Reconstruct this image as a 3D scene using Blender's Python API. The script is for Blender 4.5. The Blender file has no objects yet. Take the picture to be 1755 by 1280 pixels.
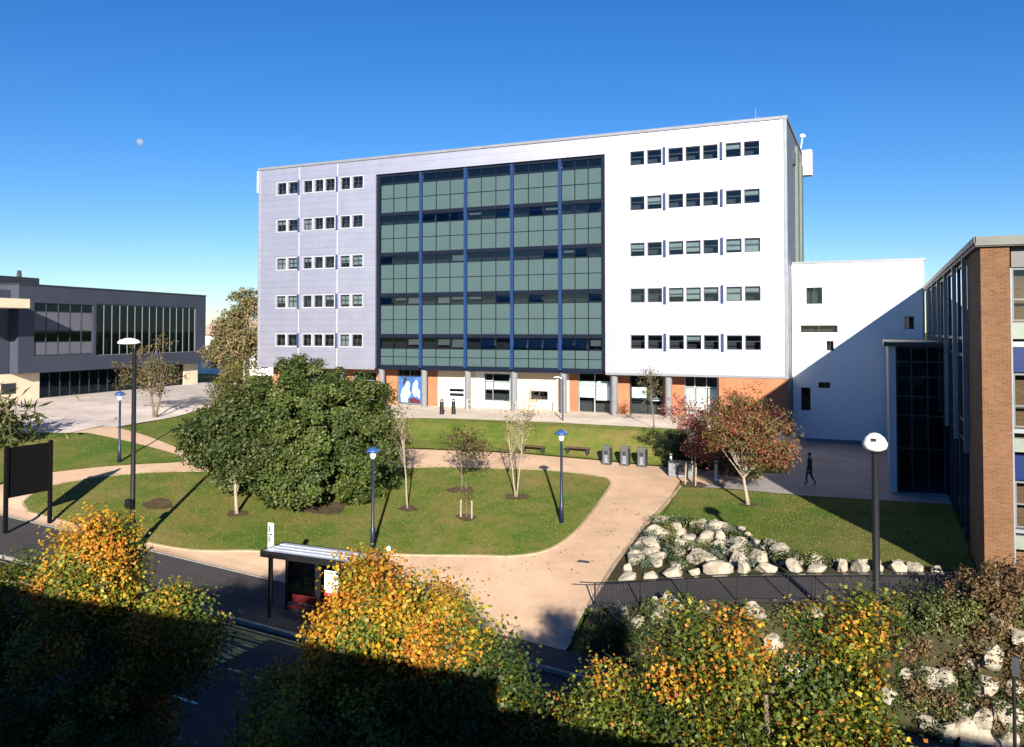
import bpy, bmesh, math, random
import numpy as np
from mathutils import Vector, Matrix, noise as mnoise
random.seed(7); RNG = np.random.default_rng(7)
R = math.radians
scene = bpy.context.scene
COL = scene.collection

# ------------------------------------------------------------------ terrain
CP = [(-42,29,2.4),(-31.5,29,1.75),(-25,29,1.25),(-13,29,.4),(-22,33.5,1.6),(-14.7,39.6,2.2),(-30,38,2.5),(-41,35.4,3.3),(-12,47.5,3.2),(-25,47,3.4),(-35,47,3.8),(-20,51.5,3.7),(-10,51.5,3.5),(-40,52,4.5),(-50,45,4.6),(-55,35,3.8),(-10.7,32.1,1.1),(-6,31,1.8),(-2,31,2.35),(3,31,2.95),(8,31,3.5),(-6,36,2.4),(-6,44,3.1),(2,36,3.4),(2,45,3.6),(-4,55,3.65),(2,60,3.7),(-5,65,3.7),(-60,60,5),(-70,45,5),(-80,80,5.3),(-45,75,5.3),(-62,29,3.7),(12,50,3.8),(20,31,4.0),(-30,65,5.2),(-100,60,5.3),(30,70,4)]
def _U(r2): return np.where(r2 > 0, r2*np.log(np.maximum(r2, 1e-12))*.5, 0)
_c = np.array(CP, float); _n = len(CP)
_A = np.zeros((_n+3, _n+3)); _d = ((_c[:,None,:2]-_c[None,:,:2])**2).sum(-1)
_A[:_n,:_n] = _U(_d)+np.eye(_n)*.8; _A[:_n,_n] = 1; _A[:_n,_n+1:] = _c[:,:2]; _A[_n,:_n] = 1; _A[_n+1:,:_n] = _c[:,:2].T
_w = np.linalg.solve(_A, np.concatenate([_c[:,2], [0,0,0]]))
def ss(a, b, x):
    t = np.clip((x-a)/(b-a), 0, 1); return t*t*(3-2*t)
def road_z(x): return .4-.0694*(np.clip(x, -62, 14)+13.2)
def hh(x, y):
    x = np.asarray(x, float); y = np.asarray(y, float)
    xc = np.clip(x, -95, 28); yc = np.clip(y, 27, 79)
    d2 = (xc[...,None]-_c[:,0])**2+(yc[...,None]-_c[:,1])**2
    T = _U(d2)@_w[:_n]+_w[_n]+_w[_n+1]*xc+_w[_n+2]*yc
    k = ss(51.8, 56, y)*(1-ss(-8, -4.5, x))
    T = T+k*(5.3-T)
    return road_z(x)+ss(29, 31, y)*(T-road_z(x))
def gz(x, y): return float(hh(x, y))

# ------------------------------------------------------------------ materials
class NT:
    def __init__(s, name):
        s.m = bpy.data.materials.new(name); s.m.use_nodes = True
        s.t = s.m.node_tree; s.t.nodes.clear()
        s.out = s.t.nodes.new('ShaderNodeOutputMaterial')
    def n(s, typ, **kw):
        nd = s.t.nodes.new('ShaderNode'+typ)
        for k, v in kw.items():
            if k.startswith('i_'): nd.inputs[k[2:].replace('_', ' ')].default_value = v
            else: setattr(nd, k, v)
        return nd
    def l(s, a, b): s.t.links.new(a, b)
    def ramp(s, fac, stops):
        r = s.n('ValToRGB'); e = r.color_ramp.elements
        while len(e) < len(stops): e.new(.5)
        for q, (p, c) in zip(e, stops): q.position = p; q.color = (*c, 1)
        s.l(fac, r.inputs['Fac']); return r.outputs['Color']
    def noise(s, vec, scale, detail=4, rough=.6):
        q = s.n('TexNoise'); q.inputs['Scale'].default_value = scale; q.inputs['Detail'].default_value = detail; q.inputs['Roughness'].default_value = rough
        s.l(vec, q.inputs['Vector']); return q.outputs['Fac']
    def mix(s, fac, a, b, blend='MIX'):
        q = s.n('Mix', data_type='RGBA', blend_type=blend)
        if isinstance(fac, (int, float)): q.inputs[0].default_value = fac
        else: s.l(fac, q.inputs[0])
        for i, v in ((6, a), (7, b)):
            if isinstance(v, tuple): q.inputs[i].default_value = (*v, 1)
            else: s.l(v, q.inputs[i])
        return q.outputs[2]
def principled(name, col, rough=.6, metal=0., spec=.5, var=.12, vscale=1.5, bump=0., bscale=30., fine=.08):
    """plain paint / stone / metal with two scales of wear"""
    b = NT(name); tc = b.n('TexCoord').outputs['Object']
    p = b.n('BsdfPrincipled'); p.inputs['Roughness'].default_value = rough; p.inputs['Metallic'].default_value = metal
    p.inputs['Specular IOR Level'].default_value = spec
    n1 = b.noise(tc, vscale, 5); n2 = b.noise(tc, vscale*14, 3)
    lo = tuple(c*(1-var) for c in col); hi = tuple(min(1, c*(1+var)) for c in col)
    c = b.ramp(n1, [(.3, lo), (.7, hi)])
    g = b.ramp(n2, [(.3, (1-fine,)*3), (.7, (1,)*3)])
    b.l(b.mix(1., c, g, 'MULTIPLY'), p.inputs['Base Color'])
    if bump:
        bp = b.n('Bump'); bp.inputs['Strength'].default_value = bump; bp.inputs['Distance'].default_value = .02
        b.l(b.noise(tc, bscale, 4), bp.inputs['Height']); b.l(bp.outputs[0], p.inputs['Normal'])
    b.l(p.outputs[0], b.out.inputs[0]); return b.m
def wallvec(b):
    """(x+y, z) so courses run level on walls facing either way"""
    tc = b.n('TexCoord').outputs['Object']; sx = b.n('SeparateXYZ'); b.l(tc, sx.inputs[0])
    ad = b.n('Math', operation='ADD'); b.l(sx.outputs[0], ad.inputs[0]); b.l(sx.outputs[1], ad.inputs[1])
    cb = b.n('CombineXYZ'); b.l(ad.outputs[0], cb.inputs[0]); b.l(sx.outputs[2], cb.inputs[1]); return tc, cb.outputs[0]
def brickmat(name, c1, c2, mortar, bw=.225, bh=.075, ms=.012, rough=.85, metal=0, bias=0., offset=.5, stain=.25, spec=.3, bump=.4):
    b = NT(name); tc, v = wallvec(b)
    br = b.n('TexBrick'); br.offset = offset; br.inputs['Scale'].default_value = 1; br.inputs['Mortar Size'].default_value = ms; br.inputs['Mortar Smooth'].default_value = .3
    br.inputs['Brick Width'].default_value = bw; br.inputs['Row Height'].default_value = bh; br.inputs['Bias'].default_value = bias
    br.inputs['Color1'].default_value = (*c1, 1); br.inputs['Color2'].default_value = (*c2, 1); br.inputs['Mortar'].default_value = (*mortar, 1)
    b.l(v, br.inputs['Vector'])
    st = b.ramp(b.noise(tc, .7, 6), [(.3, (1-stain,)*3), (.65, (1,)*3)])
    sp = b.ramp(b.noise(tc, 9, 3), [(.3, (1-stain*.6,)*3), (.65, (1,)*3)])
    p = b.n('BsdfPrincipled'); p.inputs['Roughness'].default_value = rough; p.inputs['Metallic'].default_value = metal; p.inputs['Specular IOR Level'].default_value = spec
    b.l(b.mix(1., b.mix(1., br.outputs['Color'], st, 'MULTIPLY'), sp, 'MULTIPLY'), p.inputs['Base Color'])
    if bump:
        bp = b.n('Bump'); bp.inputs['Strength'].default_value = bump; bp.inputs['Distance'].default_value = .008; bp.invert = True
        b.l(br.outputs['Fac'], bp.inputs['Height']); b.l(bp.outputs[0], p.inputs['Normal'])
    b.l(p.outputs[0], b.out.inputs[0]); return b.m
def glassmat(name, tint=(.75,.85,.88), refl=1.0, rough=.02, ior=1.65, gcol=(1,1,1)):
    b = NT(name); tr = b.n('BsdfTransparent'); tr.inputs[0].default_value = (*tint, 1)
    gl = b.n('BsdfGlossy'); gl.inputs['Roughness'].default_value = rough; gl.inputs[0].default_value = (*gcol, 1)
    tc = b.n('TexCoord').outputs['Object']; bp = b.n('Bump'); bp.inputs['Strength'].default_value = .04; bp.inputs['Distance'].default_value = .05
    b.l(b.noise(tc, .6, 2), bp.inputs['Height']); b.l(bp.outputs[0], gl.inputs['Normal'])
    fr = b.n('Fresnel'); fr.inputs[0].default_value = ior
    mx = b.n('MixShader'); b.l(fr.outputs[0], mx.inputs[0]); b.l(tr.outputs[0], mx.inputs[1]); b.l(gl.outputs[0], mx.inputs[2])
    b.l(mx.outputs[0], b.out.inputs[0]); return b.m
def leafmat(name, trans=.35):
    b = NT(name); at = b.n('Attribute'); at.attribute_name = 'tint'
    p = b.n('BsdfPrincipled'); p.inputs['Roughness'].default_value = .55; p.inputs['Specular IOR Level'].default_value = .35
    b.l(at.outputs['Color'], p.inputs['Base Color'])
    t = b.n('BsdfTranslucent'); b.l(b.mix(1., at.outputs['Color'], (1.,.95,.5), 'MULTIPLY'), t.inputs[0])
    mx = b.n('MixShader'); mx.inputs[0].default_value = trans; b.l(p.outputs[0], mx.inputs[1]); b.l(t.outputs[0], mx.inputs[2])
    b.l(mx.outputs[0], b.out.inputs[0]); return b.m
def groundmat(name, stops, big=.12, mid=.9, fine=14., bump=.5, rough=.95, finev=.35, stripe=None):
    b = NT(name); tc = b.n('TexCoord').outputs['Object']
    p = b.n('BsdfPrincipled'); p.inputs['Roughness'].default_value = rough; p.inputs['Specular IOR Level'].default_value = .15
    a = b.noise(tc, big, 5, .6); m = b.noise(tc, mid, 9, .72)
    ad = b.n('Math', operation='MULTIPLY_ADD'); b.l(m, ad.inputs[0]); ad.inputs[1].default_value = .55; 
    ml = b.n('Math', operation='MULTIPLY'); b.l(a, ml.inputs[0]); ml.inputs[1].default_value = .45
    b.l(ml.outputs[0], ad.inputs[2])
    c = b.ramp(ad.outputs[0], stops)
    f = b.noise(tc, fine, 6, .75)
    g = b.ramp(f, [(.3, (1-finev,)*3), (.7, (1,)*3)])
    b.l(b.mix(1., c, g, 'MULTIPLY'), p.inputs['Base Color'])
    bp = b.n('Bump'); bp.inputs['Strength'].default_value = bump; bp.inputs['Distance'].default_value = .03
    b.l(b.noise(tc, fine*1.7, 5, .7), bp.inputs['Height']); b.l(bp.outputs[0], p.inputs['Normal'])
    b.l(p.outputs[0], b.out.inputs[0]); return b.m
def paving(name, c, joint, size, rough=.8):
    b = NT(name); tc = b.n('TexCoord').outputs['Object']
    br = b.n('TexBrick'); br.offset = .5; br.inputs['Scale'].default_value = 1; br.inputs['Mortar Size'].default_value = .012
    br.inputs['Brick Width'].default_value = size; br.inputs['Row Height'].default_value = size*.66
    br.inputs['Color1'].default_value = (*c, 1); br.inputs['Color2'].default_value = (*[q*.86 for q in c], 1); br.inputs['Mortar'].default_value = (*joint, 1)
    b.l(tc, br.inputs['Vector'])
    st = b.ramp(b.noise(tc, .35, 6, .65), [(.3, (.72,.71,.7)), (.65, (1,1,1))])
    fi = b.ramp(b.noise(tc, 12, 4, .7), [(.3, (.85,)*3), (.7, (1,)*3)])
    p = b.n('BsdfPrincipled'); p.inputs['Roughness'].default_value = rough; p.inputs['Specular IOR Level'].default_value = .25
    b.l(b.mix(1., b.mix(1., br.outputs['Color'], st, 'MULTIPLY'), fi, 'MULTIPLY'), p.inputs['Base Color'])
    b.l(p.outputs[0], b.out.inputs[0]); return b.m

M = {}
M['clad'] = brickmat('silver_cladding', (.63,.615,.73), (.605,.59,.705), (.45,.44,.54), bw=4.36, bh=.6, ms=.022, rough=.5, metal=.95, offset=0, stain=.10, spec=.5, bump=.3)
M['white_trim'] = principled('white_window_surround', (.82,.82,.84), .45)
M['pale_trim'] = principled('pale_window_surround', (.36,.355,.40), .5)
M['grey_trim'] = principled('grey_metal_trim', (.22,.23,.26), .45, .3)
M['dark_trim'] = principled('dark_metal_trim', (.025,.028,.035), .45)
M['glass'] = glassmat('window_glass')
M['room'] = principled('dark_room_interior', (.022,.022,.028), .9)
M['blind'] = principled('pale_window_blind', (.17,.185,.185), .8)
M['fin'] = principled('blue_fin', (.022,.035,.10), .4)
M['blue'] = principled('blue_mullion', (.006,.028,.098), .4)
M['navy'] = principled('navy_transom', (.003,.007,.018), .7, spec=.15)
M['teal'] = principled('teal_enamelled_panel', (.050,.082,.086), .3, 0, .5, .05, .8)
M['strip'] = glassmat('smoked_glass', (.45,.5,.55))
M['brick'] = brickmat('orange_brick', (.41,.125,.045), (.34,.10,.035), (.36,.24,.16))
M['cream'] = principled('cream_panel', (.66,.55,.40), .6, var=.05)
M['column'] = principled('grey_concrete_column', (.15,.15,.165), .75)
M['soffit'] = principled('dark_soffit', (.05,.045,.04), .8)
M['render'] = principled('white_render', (.80,.80,.82), .6, var=.04, vscale=.5, fine=.03)
M['brick2'] = brickmat('brown_brick', (.185,.082,.034), (.13,.055,.022), (.165,.11,.068))
M['fascia'] = principled('grey_brown_fascia', (.085,.078,.07), .6)
M['bluepanel'] = principled('royal_blue_panel', (.006,.018,.085), .3)
M['palepanel'] = principled('pale_green_panel', (.17,.20,.165), .45)
M['dclad'] = brickmat('charcoal_cladding', (.046,.053,.078), (.042,.048,.071), (.045,.048,.06), bw=1.2, bh=3.2, ms=.02, rough=.5, offset=0, stain=.1, bump=.2)
M['dglass'] = glassmat('dark_facade_glass', (.5,.64,.7), ior=1.42, gcol=(.62,.82,1.))
M['mull'] = principled('pale_aluminium', (.45,.47,.48), .4, .4)
M['path'] = groundmat('resin_gravel_path', [(.36,(.42,.285,.185)), (.5,(.54,.365,.245)), (.62,(.60,.425,.30))], big=.2, mid=.5, fine=25, bump=.15, finev=.18)
M['fore'] = paving('forecourt_paving', (.74,.63,.51), (.55,.46,.37), .6)
M['plaza'] = paving('plaza_paving', (.36,.32,.30), (.22,.2,.19), .45)
M['lplaza'] = paving('left_plaza_paving', (.68,.58,.52), (.54,.46,.41), .8)
M['lawn'] = groundmat('mown_lawn', [(.36,(.055,.125,.013)), (.45,(.090,.142,.018)), (.51,(.150,.165,.032)), (.56,(.195,.168,.048)), (.63,(.25,.185,.07))], big=.13, mid=.6, fine=16, bump=.8, finev=.42)
M['lawn2'] = groundmat('lush_lawn', [(.37,(.055,.125,.012)), (.47,(.090,.145,.018)), (.54,(.150,.165,.033)), (.61,(.205,.172,.055))], big=.13, mid=.6, fine=16, bump=.8, finev=.42)
M['soil'] = groundmat('bare_soil', [(.3,(.05,.032,.02)), (.7,(.12,.08,.05))], 1, 4, 20, .8)
M['mulch'] = groundmat('planting_soil', [(.3,(.02,.022,.012)), (.5,(.05,.045,.022)), (.7,(.08,.075,.03))], .6, 2.5, 18, 1.)
M['asphalt'] = groundmat('asphalt', [(.3,(.036,.036,.042)), (.7,(.062,.060,.064))], .3, 1.2, 60, .25, .9, .3)
M['asphalt2'] = groundmat('footway_asphalt', [(.3,(.055,.050,.052)), (.7,(.085,.076,.075))], .3, 1.2, 60, .25, .9, .3)
M['kerb'] = principled('concrete_kerb', (.23,.21,.19), .85, var=.25, vscale=2)
M['edging'] = principled('pale_edging', (.32,.235,.15), .85, var=.25)
M['yellow'] = principled('yellow_road_paint', (.55,.46,.14), .8, var=.3, vscale=6, fine=.4)
M['wpaint'] = principled('white_road_paint', (.62,.62,.6), .8, var=.2, vscale=6, fine=.4)
M['bark'] = principled('bark', (.13,.10,.07), .95, var=.4, vscale=6, bump=.8, bscale=25)
M['palebark'] = principled('pale_bark', (.27,.225,.165), .9, var=.3, vscale=8, bump=.4)
M['darkbark'] = principled('dark_bark', (.035,.028,.022), .95, var=.3, vscale=6, bump=.6)
M['leaf'] = leafmat('autumn_leaves', .38)
M['leafd'] = leafmat('evergreen_leaves', .18)
M['rock'] = principled('limestone', (.34,.295,.23), .9, var=.35, vscale=2.6, bump=1., bscale=6, fine=.4)
M['navypost'] = principled('navy_painted_steel', (.007,.012,.038), .45)
M['blackpost'] = principled('black_painted_steel', (.006,.006,.007), .6, spec=.3)
M['lampwhite'] = principled('white_lamp_dome', (.80,.80,.80), .35)
M['lampblue'] = principled('blue_lamp_cap', (.025,.075,.22), .35)
M['board'] = principled('black_sign_back', (.004,.004,.005), .9, spec=.1)
M['white'] = principled('white_panel', (.82,.82,.80), .5, var=.03)
M['red'] = principled('dark_red_seat', (.085,.006,.009), .5)
M['shroof'] = principled('shelter_roof', (.50,.53,.62), .35, .3)
M['steel'] = principled('galvanised_steel', (.52,.53,.52), .4, .5)
M['wood'] = principled('brown_timber', (.075,.038,.02), .85, var=.3, vscale=8)
M['skin'] = principled('skin', (.45,.27,.19), .6)
M['cloth'] = principled('dark_jacket', (.028,.03,.045), .9)
M['jeans'] = principled('dark_jeans', (.04,.05,.085), .9)
M['hair'] = principled('dark_hair', (.012,.008,.006), .8)
M['roofgrey'] = principled('flat_roof', (.22,.22,.23), .9)
M['tile'] = principled('pinkish_roof_tile', (.42,.28,.22), .9, var=.2, vscale=4)
M['moon'] = principled('moon_rock', (.34,.34,.34), 1, spec=0, var=.15, vscale=.08); M['moon'].node_tree.nodes['Principled BSDF'].inputs['Alpha'].default_value = .24

# ------------------------------------------------------------------ mesh helpers
class MB:
    def __init__(s): s.v = []; s.f = []
    def add(s, vs, fs):
        o = len(s.v); s.v += [tuple(map(float, q)) for q in vs]; s.f += [tuple(i+o for i in q) for q in fs]; return s
    def quad(s, a, b, c, d): return s.add([a, b, c, d], [(0,1,2,3)])
    def box(s, x0, x1, y0, y1, z0, z1, T=None):
        vs = [(x,y,z) for z in (z0,z1) for y in (y0,y1) for x in (x0,x1)]
        if T: vs = [T(*q) for q in vs]
        return s.add(vs, [(0,2,3,1),(4,5,7,6),(0,1,5,4),(2,6,7,3),(0,4,6,2),(1,3,7,5)])
    def rbox(s, c, size, rz=0, b=0):
        hx, hy, hz = (q/2 for q in size); ca, sa = math.cos(rz), math.sin(rz)
        return s.box(-hx, hx, -hy, hy, -hz, hz, lambda x,y,z: (c[0]+x*ca-y*sa, c[1]+x*sa+y*ca, c[2]+z))
    def tube(s, pts, rad, n=8, cap=True):
        pts = [Vector(p) for p in pts]
        if isinstance(rad, (int, float)): rad = [rad]*len(pts)
        o = len(s.v); ref = Vector((0,0,1))
        for i, p in enumerate(pts):
            d = (pts[min(i+1, len(pts)-1)]-pts[max(i-1, 0)]).normalized()
            r0 = ref if abs(d.dot(ref)) < .9 else Vector((1,0,0))
            u = d.cross(r0).normalized(); w = d.cross(u)
            for k in range(n):
                a = 2*math.pi*k/n; q = p+(u*math.cos(a)+w*math.sin(a))*rad[i]; s.v.append(tuple(q))
        for i in range(len(pts)-1):
            for k in range(n):
                a = o+i*n+k; b = o+i*n+(k+1)%n; s.f.append((a, b, b+n, a+n))
        if cap:
            s.f.append(tuple(o+k for k in range(n))[::-1]); e = o+(len(pts)-1)*n; s.f.append(tuple(e+k for k in range(n)))
        return s
    def lathe(s, c, prof, n=16):
        """prof: list of (r, z) bottom to top"""
        o = len(s.v)
        for r, z in prof:
            for k in range(n):
                a = 2*math.pi*k/n; s.v.append((c[0]+r*math.cos(a), c[1]+r*math.sin(a), c[2]+z))
        for i in range(len(prof)-1):
            for k in range(n):
                a = o+i*n+k; b = o+i*n+(k+1)%n; s.f.append((a, b, b+n, a+n))
        s.f.append(tuple(o+k for k in range(n))[::-1]); e = o+(len(prof)-1)*n; s.f.append(tuple(e+k for k in range(n))); return s
    def facade(s, u0, u1, v0, v1, holes, depth, P):
        us = sorted({u0, u1, *[h[0] for h in holes], *[h[1] for h in holes]}); vs = sorted({v0, v1, *[h[2] for h in holes], *[h[3] for h in holes]})
        us = [u for u in us if u0 <= u <= u1]; vs = [v for v in vs if v0 <= v <= v1]
        for a, b in zip(us, us[1:]):
            for c, d in zip(vs, vs[1:]):
                mu, mv = (a+b)/2, (c+d)/2
                if not any(h[0] < mu < h[1] and h[2] < mv < h[3] for h in holes): s.quad(P(a,c,0), P(b,c,0), P(b,d,0), P(a,d,0))
        for a, b, c, d in holes:
            s.quad(P(a,c,0), P(a,d,0), P(a,d,depth), P(a,c,depth)); s.quad(P(b,d,0), P(b,c,0), P(b,c,depth), P(b,d,depth))
            if d < v1: s.quad(P(a,d,0), P(b,d,0), P(b,d,depth), P(a,d,depth))
            if c > v0: s.quad(P(b,c,0), P(a,c,0), P(a,c,depth), P(b,c,depth))
        return s
    def frame(s, u0, u1, v0, v1, w0, w1, t, P, bars=(), hbars=()):
        def bx(a, b, c, d): s.box(a, b, w0, w1, c, d, lambda x,y,z: P(x, z, y))
        bx(u0, u1, v0, v0+t); bx(u0, u1, v1-t, v1); bx(u0, u0+t, v0+t, v1-t); bx(u1-t, u1, v0+t, v1-t)
        for q in bars: bx(q-t/2, q+t/2, v0+t, v1-t)
        for q in hbars:
            ed = [u0+t]+[w for r in bars for w in (r-t/2, r+t/2)]+[u1-t]
            for a, b in zip(ed[::2], ed[1::2]): bx(a, b, q-t/2, q+t/2)
        return s
    def build(s, name, mat, parent=None, smooth=False, loc=(0,0,0)):
        root = root_loc(parent) if parent else Vector(loc)
        me = bpy.data.meshes.new(name); me.from_pydata([(a-root.x, b-root.y, c-root.z) for a,b,c in s.v], [], s.f); me.update()
        if mat: me.materials.append(mat)
        if smooth: me.polygons.foreach_set('use_smooth', [True]*len(me.polygons))
        o = bpy.data.objects.new(name, me); COL.objects.link(o)
        if parent: o.parent = parent
        else: o.location = root
        return o
ROOT = {}
def root_loc(o):
    while o.parent: o = o.parent
    return Vector(o.location)
def thing(name, label, cat, loc=(0,0,0), group=None):
    o = bpy.data.objects.new(name, None); COL.objects.link(o); o.location = loc; o.empty_display_size = .3
    return tag(o, label, cat, group)
def tag(o, label, cat, group=None):
    o['label'] = label; o['category'] = cat
    if group: o['group'] = group
    return o
def struct(o, kind='structure'): o['kind'] = kind; return o
def copy_thing(src, loc, label=None, rz=0., sc=None):
    def rec(o, par):
        c = o.copy(); COL.objects.link(c)
        if par: c.parent = par
        for ch in [q for q in o.children]: rec(ch, c)
        return c
    c = rec(src, None); c.location = loc; c.rotation_euler.z = rz
    if sc: c.scale = sc
    if label: c['label'] = label
    return c

# ------------------------------------------------------------------ draped sheets
def drape(name, poly, off, mat, step=.8, zf=hh, kind='structure'):
    bm = bmesh.new(); vs = [bm.verts.new((x, y, 0)) for x, y in poly]; bm.faces.new(vs)
    xs = [p[0] for p in poly]; ys = [p[1] for p in poly]
    for ax, lo, hi in ((0, min(xs), max(xs)), (1, min(ys), max(ys))):
        k = math.floor(lo/step)+1
        while k*step < hi:
            co = [0,0,0]; no = [0,0,0]; co[ax] = k*step; no[ax] = 1
            bmesh.ops.bisect_plane(bm, geom=bm.verts[:]+bm.edges[:]+bm.faces[:], plane_co=co, plane_no=no, dist=1e-5); k += 1
    P = np.array([v.co[:] for v in bm.verts]); Z = zf(P[:,0], P[:,1])
    for v, z in zip(bm.verts, Z): v.co.z = float(z)+off
    bmesh.ops.recalc_face_normals(bm, faces=bm.faces[:])
    if sum(f.normal.z for f in bm.faces) < 0: bmesh.ops.reverse_faces(bm, faces=bm.faces[:])
    me = bpy.data.meshes.new(name); bm.to_mesh(me); bm.free(); me.materials.append(mat)
    o = bpy.data.objects.new(name, me); COL.objects.link(o); o['kind'] = kind; return o
def curve(pts, n=6):
    """Catmull-Rom through pts (open)"""
    P = [np.array(p, float) for p in pts]; P = [2*P[0]-P[1]]+P+[2*P[-1]-P[-2]]; out = []
    for i in range(1, len(P)-2):
        for k in range(n):
            t = k/n; a, b, c, d = P[i-1:i+3]
            out.append(tuple(.5*((2*b)+(c-a)*t+(2*a-5*b+4*c-d)*t*t+(3*b-a-3*c+d)*t**3)))
    out.append(tuple(P[-2])); return out
def ribbon(name, pts, w, z0, z1, mat, zf=hh):
    """a kerb or edging strip that follows the ground: width w, from z0 to z1 over the terrain"""
    mb = MB(); P = [Vector((x, y)) for x, y in pts]; L = []
    for i, p in enumerate(P):
        d = (P[min(i+1, len(P)-1)]-P[max(i-1, 0)]).normalized(); n = Vector((-d.y, d.x))*w/2; L.append((p-n, p+n))
    for a, b in L:
        for q in (a, b):
            g = float(zf(q.x, q.y))
            mb.v += [(q.x, q.y, g+z0), (q.x, q.y, g+z1)]
    for i in range(len(P)-1):
        k = i*4
        mb.f += [(k+1,k+5,k+7,k+3), (k,k+4,k+5,k+1), (k+2,k+3,k+7,k+6)]
    return struct(mb.build(name, mat))

# ground: one sheet out to the horizon
gx = np.unique(np.concatenate([np.linspace(-3000,-200,12), np.linspace(-200,-90,12), np.arange(-90,30.1,1.), np.linspace(30,200,14), np.linspace(200,3000,12)]))
gy = np.unique(np.concatenate([np.linspace(-3000,-100,12), np.linspace(-100,8,12), np.arange(8,82.1,1.), np.linspace(82,250,16), np.linspace(250,4000,14)]))
GX, GY = np.meshgrid(gx, gy); GZ = hh(GX, GY)-.10-.35*(1-ss(28.2,30.5,GY))-.8*ss(27,28.5,GY)*(1-ss(31.5,33,GY))*ss(-12,-9,GX)
mb = MB(); nx = len(gx); mb.v = [tuple(q) for q in np.stack([GX,GY,GZ],-1).reshape(-1,3)]
mb.f = [(j*nx+i, j*nx+i+1, (j+1)*nx+i+1, (j+1)*nx+i) for j in range(len(gy)-1) for i in range(nx-1)]
struct(mb.build('ground', M['lawn'], smooth=True))

main_lawn = curve([(-41.2,29.9),(-36,29.75),(-30.6,29.75),(-26.85,31.0),(-21.74,33.1),(-17.5,34.9),(-15.6,35.5),(-14.3,36.5),(-13.75,38.5),(-13.75,41.5),(-14.0,44.5),(-14.3,46.6),(-15.3,47.8),(-18.3,48.1),(-22,47.4),(-27.1,45.7),(-33.5,41.8),(-39.5,37.8),(-43.0,34.0),(-43.5,32.3),(-42.6,30.6)], 5)
drape('lawn', main_lawn, .02, M['lawn'])
ribbon('path_edging', main_lawn+main_lawn[:1], .12, -.05, .045, M['edging'])
# paths (one connected pale surface under the lawns)
drape('path', [(-46.5,29.0),(-13.3,29.0),(-10.65,29.0),(-10.7,35.5),(-10.6,40),(-10.35,44),(-10.6,48.2),(-7,47.6),(-5.4,47.6),(-5.0,51.5),(-13.4,51.3),(-16.6,51.6),(-22,51.3),(-30,49.6),(-36,44.9),(-40,42),(-44.2,42.8),(-50,45.2),(-54.3,45.6),(-54.3,42.4),(-50,40),(-47.5,36.5),(-46.5,34.0)], -.012, M['path'], .6)
drape('forecourt', [(-62,55.2),(-45,55.2),(-35.3,55.0),(-30,56.0),(-21.7,56.75),(-14.2,56.5),(-5.0,56.3),(-4.5,63.2),(-5.7,65.6),(-54,65.6),(-62,64)], .0, M['fore'])
upper_lawn = [(-45,55.0),(-35.3,54.8),(-30,55.8),(-21.7,56.55),(-14.2,56.3),(-9.6,55.9),(-8.2,53.5),(-8.8,52.0),(-13.4,51.45),(-16.6,51.75),(-22,51.45),(-30,49.75),(-36,44.7),(-40.3,41.2),(-42.2,41.9),(-44.2,42.5),(-48,43.9),(-52.2,45.2),(-52.6,50),(-53.4,54)]
drape('lawn', upper_lawn, .03, M['lawn'])
left_lawn = [(-46.0,34.5),(-44,36.6),(-41.0,39.2),(-40.3,40.0),(-42.3,40.95),(-47,41.9),(-53,43.0),(-60,40.4),(-64,38),(-58,31.2),(-47,31.0)]
drape('lawn', left_lawn, .03, M['lawn2'])
right_lawn = [(-10.2,46.9),(-7.5,46.8),(-5.65,46.4),(-2.96,45.8),(3.15,44.9),(3.15,34.0),(1.7,34.0),(-1.4,34.6),(-3.6,36.0),(-6.4,39.6),(-10.0,41.0)]
drape('lawn', right_lawn, .03, M['lawn2'])
drape('plaza', [(-10.2,47.1),(-7.5,47.0),(-5.65,46.6),(-2.96,46.0),(3.2,45.1),(3.2,66),(-5.6,66),(-5.2,56.5),(-4.9,52.0),(-7,48.9)], .01, M['plaza'])
drape('plaza', [(-54.5,45.6),(-53.0,45.3),(-53.0,50),(-53.8,55.1),(-61.8,55.1),(-61.8,64.2),(-55,65),(-55,82),(-95,82),(-95,38.5),(-64.5,38.3),(-60.2,40.8),(-54.3,42.0)], .0, M['lplaza'], 1.2)
ribbon('path_edging', [(-10.62,31.6),(-10.7,35.5),(-10.55,40),(-10.3,44),(-10.3,47)], .14, -.05, .05, M['edging'])
# rockery bed between ramp and lawn, and the bank down to the footway
drape('planting_bed', [(-10.55,33.85),(3.1,33.85),(3.1,34.3),(1.7,34.2),(-1.4,34.8),(-3.6,36.2),(-6.4,39.8),(-10.0,41.2),(-10.5,40)], .045, M['mulch'], .5)
drape('planting_bed', [(-10.5,28.95),(16,28.95),(16,31.3),(-8.9,31.3),(-10.4,31.0)], .02, M['mulch'], .4)
drape('ramp', [(-10.6,31.35),(-8.9,31.3),(16,31.3),(16,33.8),(-10.6,33.8)], .03, M['asphalt2'], .5)
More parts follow.
